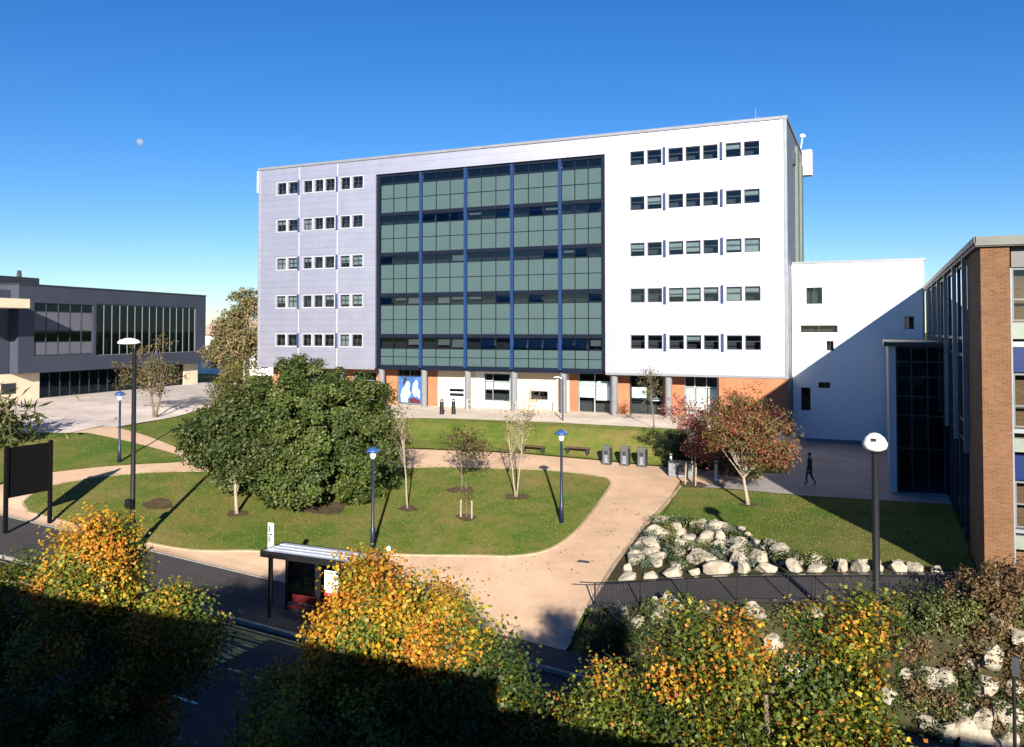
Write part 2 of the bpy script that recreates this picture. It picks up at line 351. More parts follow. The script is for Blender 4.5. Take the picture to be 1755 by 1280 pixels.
# footway, kerb, road
kline = [(-75,24.85),(-20,24.85)]+curve([(-20,24.85),(-17,25.1),(-14.5,26.6),(-12.5,27.2),(-9,27.25)], 4)[1:]+[(16,27.25)]
drape('footway', [(-75,28.98),(16,28.93)]+kline[::-1], .0, M['asphalt2'], 1.)
ribbon('kerb', [(x, 28.95) for x in np.arange(-62, -13, 1.)], .12, -.05, .03, M['kerb'])
kk = []
for a, b in zip(kline, kline[1:]):
    n = max(1, int(abs(b[0]-a[0])//1.5)); kk += [(a[0]+(b[0]-a[0])*i/n, a[1]+(b[1]-a[1])*i/n) for i in range(n)]
kk.append(kline[-1])
ribbon('kerb', kk, .15, -.3, .012, M['kerb'])
RZ = lambda x, y: hh(x, np.minimum(y, 28.9))
drape('road', [(-75,13.4),(16,13.4),(16,27.3),(-75,27.3)], -.125, M['asphalt'], 1., zf=lambda x, y: road_z(x))
drape('verge', [(-75,-2),(16,-2),(16,13.3),(-75,13.3)], .0, M['mulch'], 1.5, zf=lambda x, y: road_z(x))
ribbon('kerb', [(x, 13.35) for x in np.arange(-74, 16, 1.5)], .15, -.3, .02, M['kerb'], zf=lambda x, y: road_z(x))
RP = lambda x, y: road_z(x)
for yy in (24.45, 24.22):
    drape('road_marking', [(-60,yy),(-16,yy),(-16,yy+.09),(-60,yy+.09)], -.115, M['yellow'], 1., zf=RP)
for x0 in np.arange(-58, 14, 6.):
    drape('road_marking', [(x0,19.3),(x0+3,19.3),(x0+3,19.42),(x0,19.42)], -.115, M['wpaint'], 1., zf=RP)
for a, b, yy in ((-25.4,-18.6,21.6),):
    for x0 in np.arange(a, b, 1.1): drape('road_marking', [(x0,yy),(x0+.6,yy),(x0+.6,yy+.12),(x0,yy+.12)], -.115, M['yellow'], 1., zf=RP)
# BUS STOP lettering painted on the carriageway
fc = bpy.data.curves.new('letters', 'FONT'); fc.body = 'BUS STOP'; fc.size = 1.; fc.align_x = 'CENTER'; fc.align_y = 'CENTER'; fc.offset = .012
fo = bpy.data.objects.new('letters', fc); COL.objects.link(fo); bpy.context.view_layer.update()
fm = bpy.data.meshes.new_from_object(fo.evaluated_get(bpy.context.evaluated_depsgraph_get())); bpy.data.objects.remove(fo)
V = np.array([v.co[:] for v in fm.vertices]); V[:,:2] -= (V[:,:2].max(0)+V[:,:2].min(0))/2; sx = 2.35/np.ptp(V[:,0]); sy = 3.2/np.ptp(V[:,1])
X = -21.9+V[:,1]*sy; Y = 23.0-V[:,0]*sx; Zr = road_z(X)-.112
for v, a, b, c in zip(fm.vertices, X, Y, Zr): v.co = (a, b, c)
fm.materials.clear(); fm.materials.append(M['yellow']); fm.name = 'road_lettering'
o = bpy.data.objects.new('road_lettering', fm); COL.objects.link(o); struct(o)

# ------------------------------------------------------------------ main office block
FY = 63.
PF = lambda u, v, w: (u, FY+w, v)
blk = thing('office_block', 'tall silver-white office block of six storeys with a central teal glass curtain wall', 'building', (-30, 63, 5.3))
RW = [(-17.64,-16.58),(-16.28,-15.22),(-14.61,-13.55),(-13.28,-12.24),(-11.96,-10.92),(-10.27,-9.21),(-8.93,-7.88)]
LW = [(-52.36,-51.33),(-51.04,-49.98),(-49.26,-48.32),(-47.98,-47.06),(-46.79,-45.77),(-45.05,-44.07),(-43.75,-42.68)]
RW = [(a-.05,b+.05) for a,b in RW]; LW = [(a-.04,b+.04) for a,b in LW]
ROWS = [(25.0,26.09),(21.46,22.52),(17.83,18.88),(14.2,15.3),(10.58,11.67)]
GU = [-41.26,-36.73,-32.33,-27.95,-23.65,-19.74]; GV = [26.05,22.45,18.85,15.2,11.55,8.75]
holes = [(a,b,c,d) for c,d in ROWS for a,b in RW+LW]+[(GU[0],GU[5],8.7,26.1)]
mb = MB(); mb.facade(-54.53,-5.95,8.7,27.5,holes,.3,PF)
mb.quad((-54.53,FY,8.7),(-54.53,FY,27.5),(-54.53,77.3,27.5),(-54.53,77.3,8.7))
mb.quad((-54.53,77.3,5.3),(-5.95,77.3,5.3),(-5.95,77.3,27.5),(-54.53,77.3,27.5))
mb.build('wall', M['clad'], blk)
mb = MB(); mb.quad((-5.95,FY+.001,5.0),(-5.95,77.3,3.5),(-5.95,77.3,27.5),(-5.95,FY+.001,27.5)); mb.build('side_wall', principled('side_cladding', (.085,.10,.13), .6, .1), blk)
mb = MB(); mb.box(-54.65,-5.85,62.9,63.05,27.5,27.72); mb.box(-54.65,-54.45,63.05,77.4,27.5,27.72); mb.box(-6.05,-5.85,63.05,77.4,27.5,27.72); mb.box(-54.45,-6.05,77.2,77.4,27.5,27.72)
mb.box(-6.12,-5.9,62.93,63.12,8.5,27.5); mb.box(-54.6,-54.45,62.95,63.1,8.5,27.5)
mb.box(-54.45,-41.3,62.96,63.06,8.52,8.7); mb.box(-19.7,-6.12,62.96,63.06,8.52,8.7); mb.build('edge_trim', M['grey_trim'], blk)
mb = MB(); mb.box(-54.45,-6.05,63.05,77.2,27.2,27.35); mb.build('roof', M['roofgrey'], blk)
mb = MB(); mb.quad((-54.5,64.2,8.75),(-5.96,64.2,8.75),(-5.96,64.2,27),(-54.5,64.2,27)); mb.build('interior', M['room'], blk)
# punched windows
blindp = {0:.15,1:.35,2:.7,3:.7,4:.25}
rr = random.Random(3)
for ri, (c, d) in enumerate(ROWS):
    for side, W in (('r', RW), ('l', LW)):
        for wi, (a, b) in enumerate(W):
            mb = MB(); mb.frame(a+.003,b-.003,c+.003,d-.003,.10,.17,.012,PF)
            mb.frame(a-.07,b+.07,c-.08,d+.08,-.02,-.002,.068,PF) if side == 'l' else None
            w = mb.build('window', M['pale_trim'], blk)
            mb = MB(); mb.quad(PF(a,c,.14),PF(b,c,.14),PF(b,d,.14),PF(a,d,.14)); mb.build('pane', M['glass'], w)
            mb = MB(); mb.frame(a+.016,b-.016,c+.016,d-.016,.115,.16,.05,PF,bars=[(a+b)/2] if side == 'l' else [],hbars=[c+(d-c)*.58]); mb.build('sash', M['dark_trim'], w)
            if rr.random() < blindp[ri]:
                bl = rr.choice([.35,.6,.8,1.]); mb = MB(); mb.box(a+.03,b-.03,.3,.32,d-.03-bl*(d-c-.06),d-.03,lambda x,y,z: PF(x,z,y)); mb.build('blind', M['blind'], w)
for c, d in ROWS:
    for u in (-14.92,-10.58,-49.77,-45.42):
        mb = MB(); mb.box(u-.09,u+.09,-.16,-.004,c-.12,d+.12,lambda x,y,z: PF(x,z,y)); mb.build('blue_fin', M['fin'], blk)
for u in (-49.77,-45.42): MB().box(u-.05,u+.05,62.9965,62.9995,8.75,27.45).build('joint_strip', M['pale_trim'], blk)
# curtain wall
W0 = .34
for k, u in enumerate(GU):
    mb = MB(); ww = .26 if 0 < k < 5 else .34; uu = u if 0 < k < 5 else (u+.18 if k == 0 else u-.18)
    mb.box(uu-ww/2,uu+ww/2,W0-.16,W0+.1,8.78,26.08,lambda x,y,z: PF(x,z,y)); mb.build('mullion', M['blue'] if 0 < k < 5 else M['navy'], blk)
for k, v in enumerate(GV):
    mb = MB(); t = .16 if 0 < k < 5 else .2
    for a, b in zip(GU, GU[1:]):
        aa = a+(.13 if a > GU[0] else .35); bb = b-(.13 if b < GU[5] else .35)
        mb.box(aa+.002,bb-.002,W0-.13,W0+.1,v-t,v+t,lambda x,y,z: PF(x,z,y))
    mb.build('transom', M['navy'], blk)
rr = random.Random(11)
for bi, (a, b) in enumerate(zip(GU, GU[1:])):
    a2 = a+(.14 if bi else .36); b2 = b-(.14 if bi < 4 else .36); us = [a2+(b2-a2)*i/3 for i in range(4)]
    for fi, (v1, v0) in enumerate(zip(GV, GV[1:])):
        top = v1-.17; bot = v0+.17 if fi < 4 else v0+.21; bandz = top-(.74 if fi < 4 else .95)
        midz = (bot+bandz)/2
        mb = MB()
        for i in range(3):
            mb.quad(PF(us[i]+.03,bot,W0),PF(us[i+1]-.03,bot,W0),PF(us[i+1]-.03,midz-.025,W0),PF(us[i]+.03,midz-.025,W0))
            mb.quad(PF(us[i]+.03,midz+.025,W0),PF(us[i+1]-.03,midz+.025,W0),PF(us[i+1]-.03,bandz-.03,W0),PF(us[i]+.03,bandz-.03,W0))
        mb.build('glazing_panel', M['teal'], blk)
        mb = MB()
        for i in range(3): mb.quad(PF(us[i]+.03,bandz+.03,W0),PF(us[i+1]-.03,bandz+.03,W0),PF(us[i+1]-.03,top,W0),PF(us[i]+.03,top,W0))
        ws = mb.build('window_strip', M['strip'], blk)
        mb = MB()
        for i in range(1,3): mb.box(us[i]-.028,us[i]+.028,W0-.05,W0+.03,bot,top,lambda x,y,z: PF(x,z,y))
        for i in range(3):
            for zz in (midz, bandz): mb.box(us[i]+.029,us[i+1]-.029,W0-.045,W0+.03,zz-.024,zz+.024,lambda x,y,z: PF(x,z,y))
        mb.build('glazing_bar', M['navy'], blk)
        for i in range(3):
            q = rr.random()
            if fi > 0 and q < (.35 if fi < 3 else .55):       # top-hung lights standing open, blinds behind others
                mb = MB(); z0, z1 = bandz+.1, top-.06; x0, x1 = us[i]+.08, us[i+1]-.08
                if q < .28: mb.box(x0,x1,-.22,-.2,z0,z1,lambda x,y,z: PF(x,z,W0+.0+(y+.2)-(z1-z)*.32-.02)); mb.build('open_light', M['strip'], ws)
                mb = MB(); hgt = rr.choice([.4,.7,.95]); mb.box(x0,x1,.25,.27,z1-(z1-z0)*hgt,z1,lambda x,y,z: PF(x,z,W0+y)); mb.build('blind', M['blind'], ws)
# ground floor
PG = lambda u, v, w: (u, 65+w, v)
def gwall(name, mat, spans, z0=5.1, z1=8.6):
    for a, b, hs in spans: MB().facade(a, b, z0, z1, hs, .25, PG).build(name, mat, blk)
gwall('brick_wall', M['brick'], [(-54.4,-41.3,[(-53,-50.5,5.6,8.2),(-49,-46,5.6,8.2),(-45,-42.4,5.6,8.2)]),(-41.3,-40.12,[]),(-37.6,-35.95,[]),(-23.5,-22.72,[]),(-19.9,-18.32,[]),(-15.6,-13.93,[]),(-11.3,-10.9,[])])
gwall('cream_wall', M['cream'], [(-35.95,-32.2,[(-34.9,-33.28,6.15,6.95)]),(-28.82,-23.5,[(-26.97,-25.41,6.18,6.92)])])
gwall('white_wall', M['white'], [(-32.2,-28.82,[(-31.37,-28.9,5.9,8.3)])])
mb = MB(); mb.box(-10.9,-5.97,63.04,65.2,3.5,8.6); mb.build('brick_wall', M['brick'], blk)
mb = MB(); mb.quad((-54.5,63.3,8.62),(-54.5,66.2,8.62),(-5.97,66.2,8.62),(-5.97,63.3,8.62)); mb.build('soffit', M['soffit'], blk)
mb = MB(); mb.quad((-54.5,66.2,5.1),(-10.9,66.2,5.1),(-10.9,66.2,8.6),(-54.5,66.2,8.6)); mb.build('interior', M['room'], blk)
def gwin(a, b, c, d, bars, hb, fm='grey_trim', blinds=()):
    mb = MB(); mb.frame(a+.01,b-.01,c,d,.06,.14,.07,PG,bars,hb); w = mb.build('window', M[fm], blk)
    mb = MB(); mb.quad(PG(a,c,.1),PG(b,c,.1),PG(b,d,.1),PG(a,d,.1)); mb.build('pane', M['glass'], w)
    for x0, x1, z0, z1 in blinds:
        mb = MB(); mb.box(x0,x1,.22,.24,z0,z1,lambda x,y,z: PG(x,z,y)); mb.build('blind', M['white'], w)
    return w
for q in ((-53,-50.5),(-49,-46),(-45,-42.4)): gwin(*q,5.6,8.2,[sum(q)/2],[7.4])
mw = gwin(-40.11,-37.61,5.35,8.55,[-38.85],[7.9])
mb = MB(); mb.box(-40.02,-37.7,.03,.05,5.5,7.84,lambda x,y,z: PG(x,z,y)); po = mb.build('poster', principled('blue_poster', (.03,.10,.28), .5, var=.45, vscale=1.6), mw)
def poster_shape(pts, mat, w):
    n = len(pts); MB().add([PG(x, z, w) for x,z in pts]+[PG(x, z, w+.006) for x,z in pts], [tuple(range(n))]+[(q,(q+1)%n,(q+1)%n+n,q+n) for q in range(n)]).build('poster_figure', mat, mw)
poster_shape([(-39.75,5.52),(-39.8,6.2),(-39.62,6.75),(-39.35,7.0),(-39.2,7.35),(-38.98,7.42),(-38.86,7.1),(-38.95,6.7),(-38.75,6.3),(-38.95,6.0),(-39.1,5.9),(-39.05,5.52)], M['white'], .02)
poster_shape([(-38.6,6.5),(-38.5,7.2),(-38.2,7.6),(-38.0,7.3),(-38.05,6.9),(-37.85,6.6),(-37.8,5.9),(-38.1,6.1),(-38.35,6.05)], principled('pale_poster_print', (.55,.6,.5), .5), .02)
poster_shape([(-38.9,5.52),(-38.95,5.85),(-38.5,5.95),(-38.2,5.85),(-37.8,5.75),(-37.75,5.52)], M['red'], .021)
poster_shape([(-39.6,7.2),(-39.5,7.75),(-39.15,7.8),(-39.2,7.5),(-39.4,7.1)], M['dark_trim'], .021)
gwin(-34.9,-33.28,6.15,6.95,[],[6.55],'white_trim',[(-34.8,-33.4,6.45,6.62)])
gwin(-31.37,-28.9,5.9,8.3,[-30.55],[6.95,7.6],'grey_trim',[(-31.28,-30.6,6.85,7.7),(-30.5,-29.0,6.95,7.65)])
gwin(-26.97,-25.41,6.18,6.92,[-26.2],[],'dark_trim')
gwin(-22.71,-19.91,5.2,8.55,[-21.3],[7.55],'steel',[(-22.6,-21.4,6.5,7.5),(-21.2,-20.0,6.3,7.5),(-22.6,-21.4,7.6,7.85),(-21.2,-20.0,7.6,7.85)])
gwin(-18.31,-15.61,5.2,8.55,[-16.6],[6.55],'dark_trim',[(-18.2,-17.0,6.62,7.45),(-16.5,-15.7,6.4,6.6)])
gwin(-13.92,-11.31,5.2,8.55,[-13.1,-12.2],[7.6],'steel',[(-13.8,-13.2,5.5,7.5),(-13.0,-12.3,5.8,7.5),(-12.1,-11.4,5.5,7.5)])
for u in (-49.6,-45.25,-40.87,-36.48,-32.19,-27.83,-23.44,-19.15,-14.81):
    mb = MB(); mb.tube([(u,63.5,5.0),(u,63.5,8.6)],.27,14); mb.build('column', M['column'], blk)
# side service strip, wall box, aerials
mb = MB(); mb.box(-5.93,-5.7,69.6,71.2,3.6,26.8); mb.build('service_riser', principled('greenish_riser', (.085,.11,.10), .6), blk)
MB().box(-5.93,-5.72,73.5,75.2,3.6,26.2).build('service_riser', bpy.data.materials['greenish_riser'], blk)
mb = MB(); mb.box(-5.9,-5.1,76.6,77.6,25.7,27.9); mb.build('wall_vent', principled('pinkish_vent', (.62,.56,.58), .6), blk)
mb = MB(); mb.box(-5.94,-5.8,67.9,68.9,25.1,26.1); mb.build('vent_louvre', M['dark_trim'], blk)
mb = MB(); mb.tube([(-6.1,76.9,27.6),(-5.9,77.2,29.2)],.05,6); mb.lathe((-5.9,77.2,29.1),[(.08,0),(.24,.08),(.27,.22),(.17,.34),(.04,.38)],12); mb.build('satellite_dish', M['white'], blk)
mb = MB(); mb.tube([(-8.6,67,27.3),(-8.6,67,29.5)],[.04,.015],6); mb.tube([(-8.6,67,28.7),(-8.25,67,28.9)],.02,5); mb.build('aerial', M['grey_trim'], blk)
mb = MB(); mb.box(-55.35,-54.66,63.6,65.2,25.5,27.6); mb.build('wall_vent', M['white'], blk)
# handrails at the forecourt edge
for x0, x1 in ((-31.8,-28.4),(-27.3,-24.0)):
    t = thing('handrail', 'low metal handrail in front of the %s' % ('large grey-framed ground floor window' if x0 < -30 else 'cream wall with the dark slot window'), 'handrail', (x0,62.6,5.3), 'handrails on the forecourt')
    mb = MB(); mb.tube([(x0,62.6,6.2),(x1,62.6,6.2)],.028,6); mb.tube([(x0,62.6,5.8),(x1,62.6,5.8)],.02,6); mb.build('rail', M['steel'], t)
    for x in np.linspace(x0, x1, 4): MB().tube([(x,62.6,5.25),(x,62.6,6.19)],.025,6).build('post', M['steel'], t)

# ------------------------------------------------------------------ white wing with asymmetric windows
wing = thing('white_wing', 'plain white rendered wing with small scattered windows beside the office block', 'building', (-1.4,66,3.7))
PW = lambda u, v, w: (u, 66+w, v)
WWIN = [(-4.89,-3.74,14.01,15.28),(-5.31,-2.68,11.86,12.43),(-3.49,-2.97,10.52,11.26),(1.81,2.42,12.12,13.04),(-5.31,-4.64,6.02,7.73),(-4.07,-3.25,7.73,8.16)]
mb = MB(); mb.facade(-5.9,3.1,3.3,17.05,WWIN,.2,PW); mb.quad((3.1,66,3.3),(3.1,80,3.3),(3.1,80,17.05),(3.1,66,17.05)); mb.quad((3.1,80,3.3),(-5.9,80,3.3),(-5.9,80,17.05),(3.1,80,17.05))
mb.build('wall', M['render'], wing)
mb = MB(); mb.box(-5.88,3.2,65.92,66.1,17.05,17.22); mb.box(3.05,3.2,66.1,80,17.05,17.22); mb.box(3.0,3.12,65.95,66.02,11.5,17.05); mb.build('edge_trim', M['grey_trim'], wing)
mb = MB(); mb.quad((-5.88,66.1,16.9),(3.05,66.1,16.9),(3.05,80,16.9),(-5.88,80,16.9)); mb.build('roof', M['roofgrey'], wing)
mb = MB(); mb.box(-5.6,2.2,65.94,65.995,3.3,3.95); mb.build('plinth', principled('grey_plinth', (.2,.22,.24), .8), wing)
mb = MB(); mb.quad((-5.85,66.7,3.4),(3.05,66.7,3.4),(3.05,66.7,16.8),(-5.85,66.7,16.8)); mb.build('interior', M['room'], wing)
for a,b,c,d in WWIN:
    mb = MB(); mb.frame(a+.004,b-.004,c+.004,d-.004,.08,.15,.05,PW,[(a+b)/2] if b-a > 1 or d-c < 1.3 else [],[(c+d)/2] if d-c > 1.3 and b-a < 1 else []); w = mb.build('window', M['dark_trim'], wing)
    mb = MB(); mb.quad(PW(a,c,.12),PW(b,c,.12),PW(b,d,.12),PW(a,d,.12)); mb.build('pane', M['glass'], w)
# glazed link with flat roof
lk = thing('glass_entrance', 'dark glazed entrance box with flat roof in the shade of the brick building', 'building', (2,47.7,3.65))
mb = MB(); mb.box(.3,3.14,47.4,65.9,11.2,11.42); mb.build('roof', M['dark_trim'], lk)
mb = MB(); mb.box(.52,.86,47.7,48.1,3.3,11.2); mb.build('pier', principled('pale_grey_pier', (.55,.57,.62), .7), lk)
mb = MB(); mb.box(.55,.7,48.15,65.85,3.3,11.2); mb.build('side_wall', principled('grey_side_wall', (.42,.44,.48), .7), lk)
PL = lambda u, v, w: (u, 47.8+w, v)
mb = MB(); mb.frame(.87,3.13,3.4,11.19,0,.1,.07,PL,[1.6,2.35],[5.9,7.6,8.6,9.6,10.4]); fr = mb.build('window', M['dark_trim'], lk)
mb = MB(); mb.quad(PL(.87,3.4,.05),PL(3.13,3.4,.05),PL(3.13,11.19,.05),PL(.87,11.19,.05)); mb.build('pane', M['dglass'], fr)
mb = MB(); mb.quad((.75,52,3.4),(3.14,52,3.4),(3.14,52,11.19),(.75,52,11.19)); mb.box(.75,3.14,48.2,52,7.3,7.55); mb.build('interior', M['room'], lk)
mb = MB()
for z in (8.1,9.1,10.0): mb.box(.95,2.3,51.6,51.9,z,z+.25)
mb.build('shelf', M['column'], lk)

# ------------------------------------------------------------------ brown brick building on the right
bb = thing('brick_building', 'three storey brown brick building with curtain glazing at the right edge', 'building', (3.3,31.8,3.4))
mb = MB(); mb.box(3.2,4.05,31.8,36.4,1.5,14.8); mb.box(4.05,4.6,32.6,36.4,1.5,14.8); mb.build('brick_pier', M['brick2'], bb)
mb = MB(); mb.box(3.06,24,31.66,36.5,14.82,15.1); mb.box(3.06,24,36.5,65.9,14.82,15.1); mb.build('roof', M['fascia'], bb)
mb = MB(); mb.box(3.03,24,31.6,31.66,14.86,15.16); mb.box(3.0,3.06,31.6,65.85,14.95,15.16); mb.build('edge_trim', principled('fascia_metal', (.085,.088,.08), .5), bb)
PB = lambda u, v, w: (u, 32.1+w, v)
def band(name, z0, z1, w0, mat, x0=4.13, x1=24): return MB().box(x0,x1,32.1+w0,32.5,z0,z1).build(name, mat, bb)
band('fascia', 14.13, 14.8, -.02, principled('lilac_grey_fascia', (.10,.097,.105), .6))
band('spandrel', 11.73, 12.28, -.03, M['palepanel']); band('sill', 11.46, 11.64, -.1, M['grey_trim']); band('blue_panel', 10.62, 11.44, -.05, M['bluepanel'])
band('spandrel', 7.97, 8.42, -.03, M['palepanel']); band('sill', 8.6, 8.74, -.1, M['grey_trim']); band('blue_panel', 7.05, 7.86, -.05, M['bluepanel'])
band('spandrel', 4.75, 5.2, -.03, M['palepanel']); band('sill', 5.3, 5.42, -.1, M['grey_trim']); band('blue_panel', 3.0, 3.9, -.05, M['bluepanel'])
for z0, z1, hb in ((12.32,14.1,[13.05]),(8.78,10.58,[9.5]),(5.46,7.0,[6.25])):
    for x0 in np.arange(4.13, 22, 2.2):
        mb = MB(); mb.frame(x0,x0+2.2,z0,z1,0,.1,.06,PB,[],hb); w = mb.build('window', principled('grey_frame', (.11,.115,.12), .5) if x0 < 4.2 and z0 > 12 else bpy.data.materials['grey_frame'], bb)
        mb = MB(); mb.quad(PB(x0,z0,.05),PB(x0+2.2,z0,.05),PB(x0+2.2,z1,.05),PB(x0,z1,.05)); mb.build('pane', M['glass'], w)
MB().tube([(4.09,32.03,2),(4.09,32.03,14.1)],.05,8).build('downpipe', M['grey_trim'], bb)
mb = MB(); mb.quad((4.6,34.5,2),(24,34.5,2),(24,34.5,14.8),(4.6,34.5,14.8))
for z in (4.4,7.9,11.6): mb.quad((4.1,32.5,z),(24,32.5,z),(24,34.5,z),(4.1,34.5,z))
mb.build('interior', M['room'], bb)
# shaded west face: glazing bays between dark fins
PS = lambda u, v, w: (3.2+w, u, v)
edges = [36.42,41,46.2,51.2,56,61,65.88]
for k, (a, b) in enumerate(zip(edges, edges[1:])):
    mb = MB(); mb.frame(a,b,3.2,14.78,.02,.16,.12,PS,[(a+b)/2],[7.5,8.3,11.0,11.7]); w = mb.build('window', M['dark_trim'], bb)
    mb = MB(); mb.quad(PS(a,3.2,.09),PS(b,3.2,.09),PS(b,14.78,.09),PS(a,14.78,.09)); mb.build('pane', M['dglass'], w)
    mb = MB(); mb.box(3.02,3.19,a-.09,a+.09,7.3,14.8); mb.build('fin', M['grey_trim'], bb)
mb = MB()
for z in (7.55,11.05): mb.quad(PS(36.4,z,.17),PS(65.8,z,.17),PS(65.8,z+.7,.17),PS(36.4,z+.7,.17))
mb.build('spandrel', M['navy'], bb)
mb = MB(); mb.quad((5.5,36.4,3),(5.5,65.9,3),(5.5,65.9,14.8),(5.5,36.4,14.8)); mb.build('interior', M['room'], bb)
mb = MB(); mb.box(24,24.2,31.7,65.9,1,14.8); mb.box(3.2,24,65.7,65.9,3,14.8); mb.build('wall', M['brick2'], bb)

# ------------------------------------------------------------------ charcoal building on the left
A = np.array([-75.2,56.2]); s_ = np.array([-math.sin(R(7.53)), math.cos(R(7.53))]); n_ = np.array([s_[1], -s_[0]])
def PD(u, v, w): q = A+s_*u-n_*w; return (q[0], q[1], v)
db = thing('charcoal_building', 'low charcoal clad building with a long overhanging glazed upper floor', 'building', (-75.2,56.2,5))
mb = MB(); mb.facade(-3.2,24.8,7.9,16.4,[(-1.4,6.1,9.55,14.75),(6.5,22.85,9.35,14.9)],.35,PD)
mb.quad(PD(-3.2,7.9,0),PD(-3.2,16.4,0),PD(-3.2,16.4,16),PD(-3.2,7.9,16)); mb.quad(PD(24.8,7.9,0),PD(24.8,16.4,0),PD(24.8,16.4,16),PD(24.8,7.9,16)); mb.build('wall', M['dclad'], db)
mb = MB(); mb.box(-3.25,24.85,-.05,16,16.4,16.55,lambda x,y,z: PD(x,z,y)); mb.build('roof', M['dark_trim'], db)
mb = MB(); mb.box(-6,2.2,3.2,9,16.58,17.4,lambda x,y,z: PD(x,z,y)); mb.build('plant_room', M['dark_trim'], db)
MB().tube([PD(.5,17.4,4),PD(.5,18.1,4)],[.25,.18],8).build('flue', M['dark_trim'], db)
mb = MB(); mb.quad(PD(-3.2,7.9,0),PD(24.8,7.9,0),PD(24.8,7.9,8),PD(-3.2,7.9,8)); mb.build('soffit', M['soffit'], db)
mb = MB(); mb.quad(PD(-3,8,2.5),PD(24.6,8,2.5),PD(24.6,16,2.5),PD(-3,16,2.5)); mb.quad(PD(.2,4.8,4),PD(23,4.8,4),PD(23,7.85,4),PD(.2,7.85,4)); mb.build('interior', M['room'], db)
mb = MB(); mb.frame(-1.38,6.08,9.57,14.73,.1,.2,.06,PD,[.1,1.6,3.1,4.6],[12.0,10.9,13.9]); w = mb.build('window', M['dclad'], db)
mb = MB(); mb.quad(PD(-1.4,9.55,.15),PD(6.1,9.55,.15),PD(6.1,14.75,.15),PD(-1.4,14.75,.15)); mb.build('pane', M['dglass'], w)
GB = principled('grey_blind', (.10,.10,.125), .8)
for i in range(5):
    x0 = -1.36+i*1.49
    for z0, z1 in ((12.05,13.85),(9.65,10.85)): MB().box(x0+.06,x0+1.40,.125,.14,z0,z1,lambda x,y,z: PD(x,z,y)).build('blind', GB, w)
mb = MB(); mb.frame(6.52,22.83,9.37,14.88,.1,.2,.07,PD,list(np.arange(7.7,22.5,1.17)),[]); w = mb.build('window', M['grey_trim'], db)
mb = MB(); mb.quad(PD(6.5,9.35,.15),PD(22.85,9.35,.15),PD(22.85,14.9,.15),PD(6.5,14.9,.15)); mb.build('pane', M['dglass'], w)
mb = MB()
for x0, z0, z1, ww in ((7.2,10.4,13.0,.35),(8.6,9.5,11.2,.4),(19.2,9.6,12.2,.7),(21.2,9.6,14.6,.6),(22.2,9.6,13.5,.5),(13.5,12.5,14.3,.3)): mb.box(x0,x0+ww,.7,.8,z0,z1,lambda x,y,z: PD(x,z,y))
mb.build('curtain', M['palepanel'], w)
mb = MB(); mb.frame(.2,21.8,4.85,7.88,1.0,1.1,.08,PD,list(np.arange(1.5,21.5,1.3)),[]); w = mb.build('window', M['dark_trim'], db)
mb = MB(); mb.quad(PD(.2,4.85,1.05),PD(21.8,4.85,1.05),PD(21.8,7.88,1.05),PD(.2,7.88,1.05)); mb.build('pane', M['dglass'], w)
mb = MB()
for i in range(12): x0 = .8+i*1.3+rr.random()*.5; mb.box(x0,x0+.5+rr.random()*.4,2.2,2.4,4.9,5.5+rr.random()*.9,lambda x,y,z: PD(x,z,y))
mb.build('furniture', M['blind'], w)
MB().box(-9,.18,.9,2.2,4.0,7.88,lambda x,y,z: PD(x,z,y)).build('cream_wall', M['cream'], db); mb = MB(); mb.box(21.85,24.5,.9,2.2,4.2,7.88,lambda x,y,z: PD(x,z,y)); mb.build('cream_wall', M['cream'], db)
MB().box(-4.2,-2.6,.86,.895,6.0,7.0,lambda x,y,z: PD(x,z,y)).build('dark_opening', M['dark_trim'], db)
# recessed front with a canopy, towards the left edge
mb = MB(); mb.box(-14,-3.25,1.0,16,7.9,15.9,lambda x,y,z: PD(x,z,y)); mb.build('front_block', M['dclad'], db)
mb = MB(); mb.box(-12,-4.4,-2.6,.98,14.1,14.95,lambda x,y,z: PD(x,z,y)); mb.build('canopy', M['cream'], db)
# white house far behind
hs = thing('white_house', 'small white house with a pinkish pitched roof far behind the trees', 'house', (-95,100,5.3))
mb = MB(); mb.box(-99,-80,100,110,5,11.4); mb.build('wall', M['render'], hs)
mb = MB(); mb.add([(-99.5,99.5,11.4),(-79.5,99.5,11.4),(-79.5,110.5,11.4),(-99.5,110.5,11.4),(-99.5,105,13.8),(-79.5,105,13.8)], [(0,1,5,4),(2,3,4,5),(0,4,3),(1,2,5),(0,3,2,1)]); mb.build('roof', M['tile'], hs)
for x in (-96,-91,-86,-83):
    for z in (6.3,9.2): MB().box(x,x+1.4,99.9,100,z,z+1.5).build('window', M['dark_trim'], hs)
# the building the photograph is taken from (it throws the foreground shade)
VM = principled('pale_concrete', (.42,.42,.42), .8)
vb = thing('viewpoint_building', 'long pale building behind the viewpoint that shades the street', 'building', (-20,-1,0))
HV = 10.9
hv = [(x,x+2.2,z,z+1.6) for x in np.arange(-60,24,4.2) for z in (4.2,8.2)]
PV = lambda u, v, w: (u, -.9-w, v)
mb = MB(); mb.facade(-66,28,-2,HV,hv,.2,PV); mb.quad((-66,-.9,-2),(-66,-15,-2),(-66,-15,HV),(-66,-.9,HV)); mb.quad((28,-.9,-2),(28,-15,-2),(28,-15,HV),(28,-.9,HV)); mb.quad((-66,-15,-2),(28,-15,-2),(28,-15,HV),(-66,-15,HV)); mb.build('wall', VM, vb)
mb = MB(); mb.quad((-66,-.9,HV),(28,-.9,HV),(28,-15,HV),(-66,-15,HV)); mb.build('roof', M['roofgrey'], vb)
MB().box(-66,1.0,-15,-.9,HV+.003,11.4).build('parapet_storey', VM, vb)
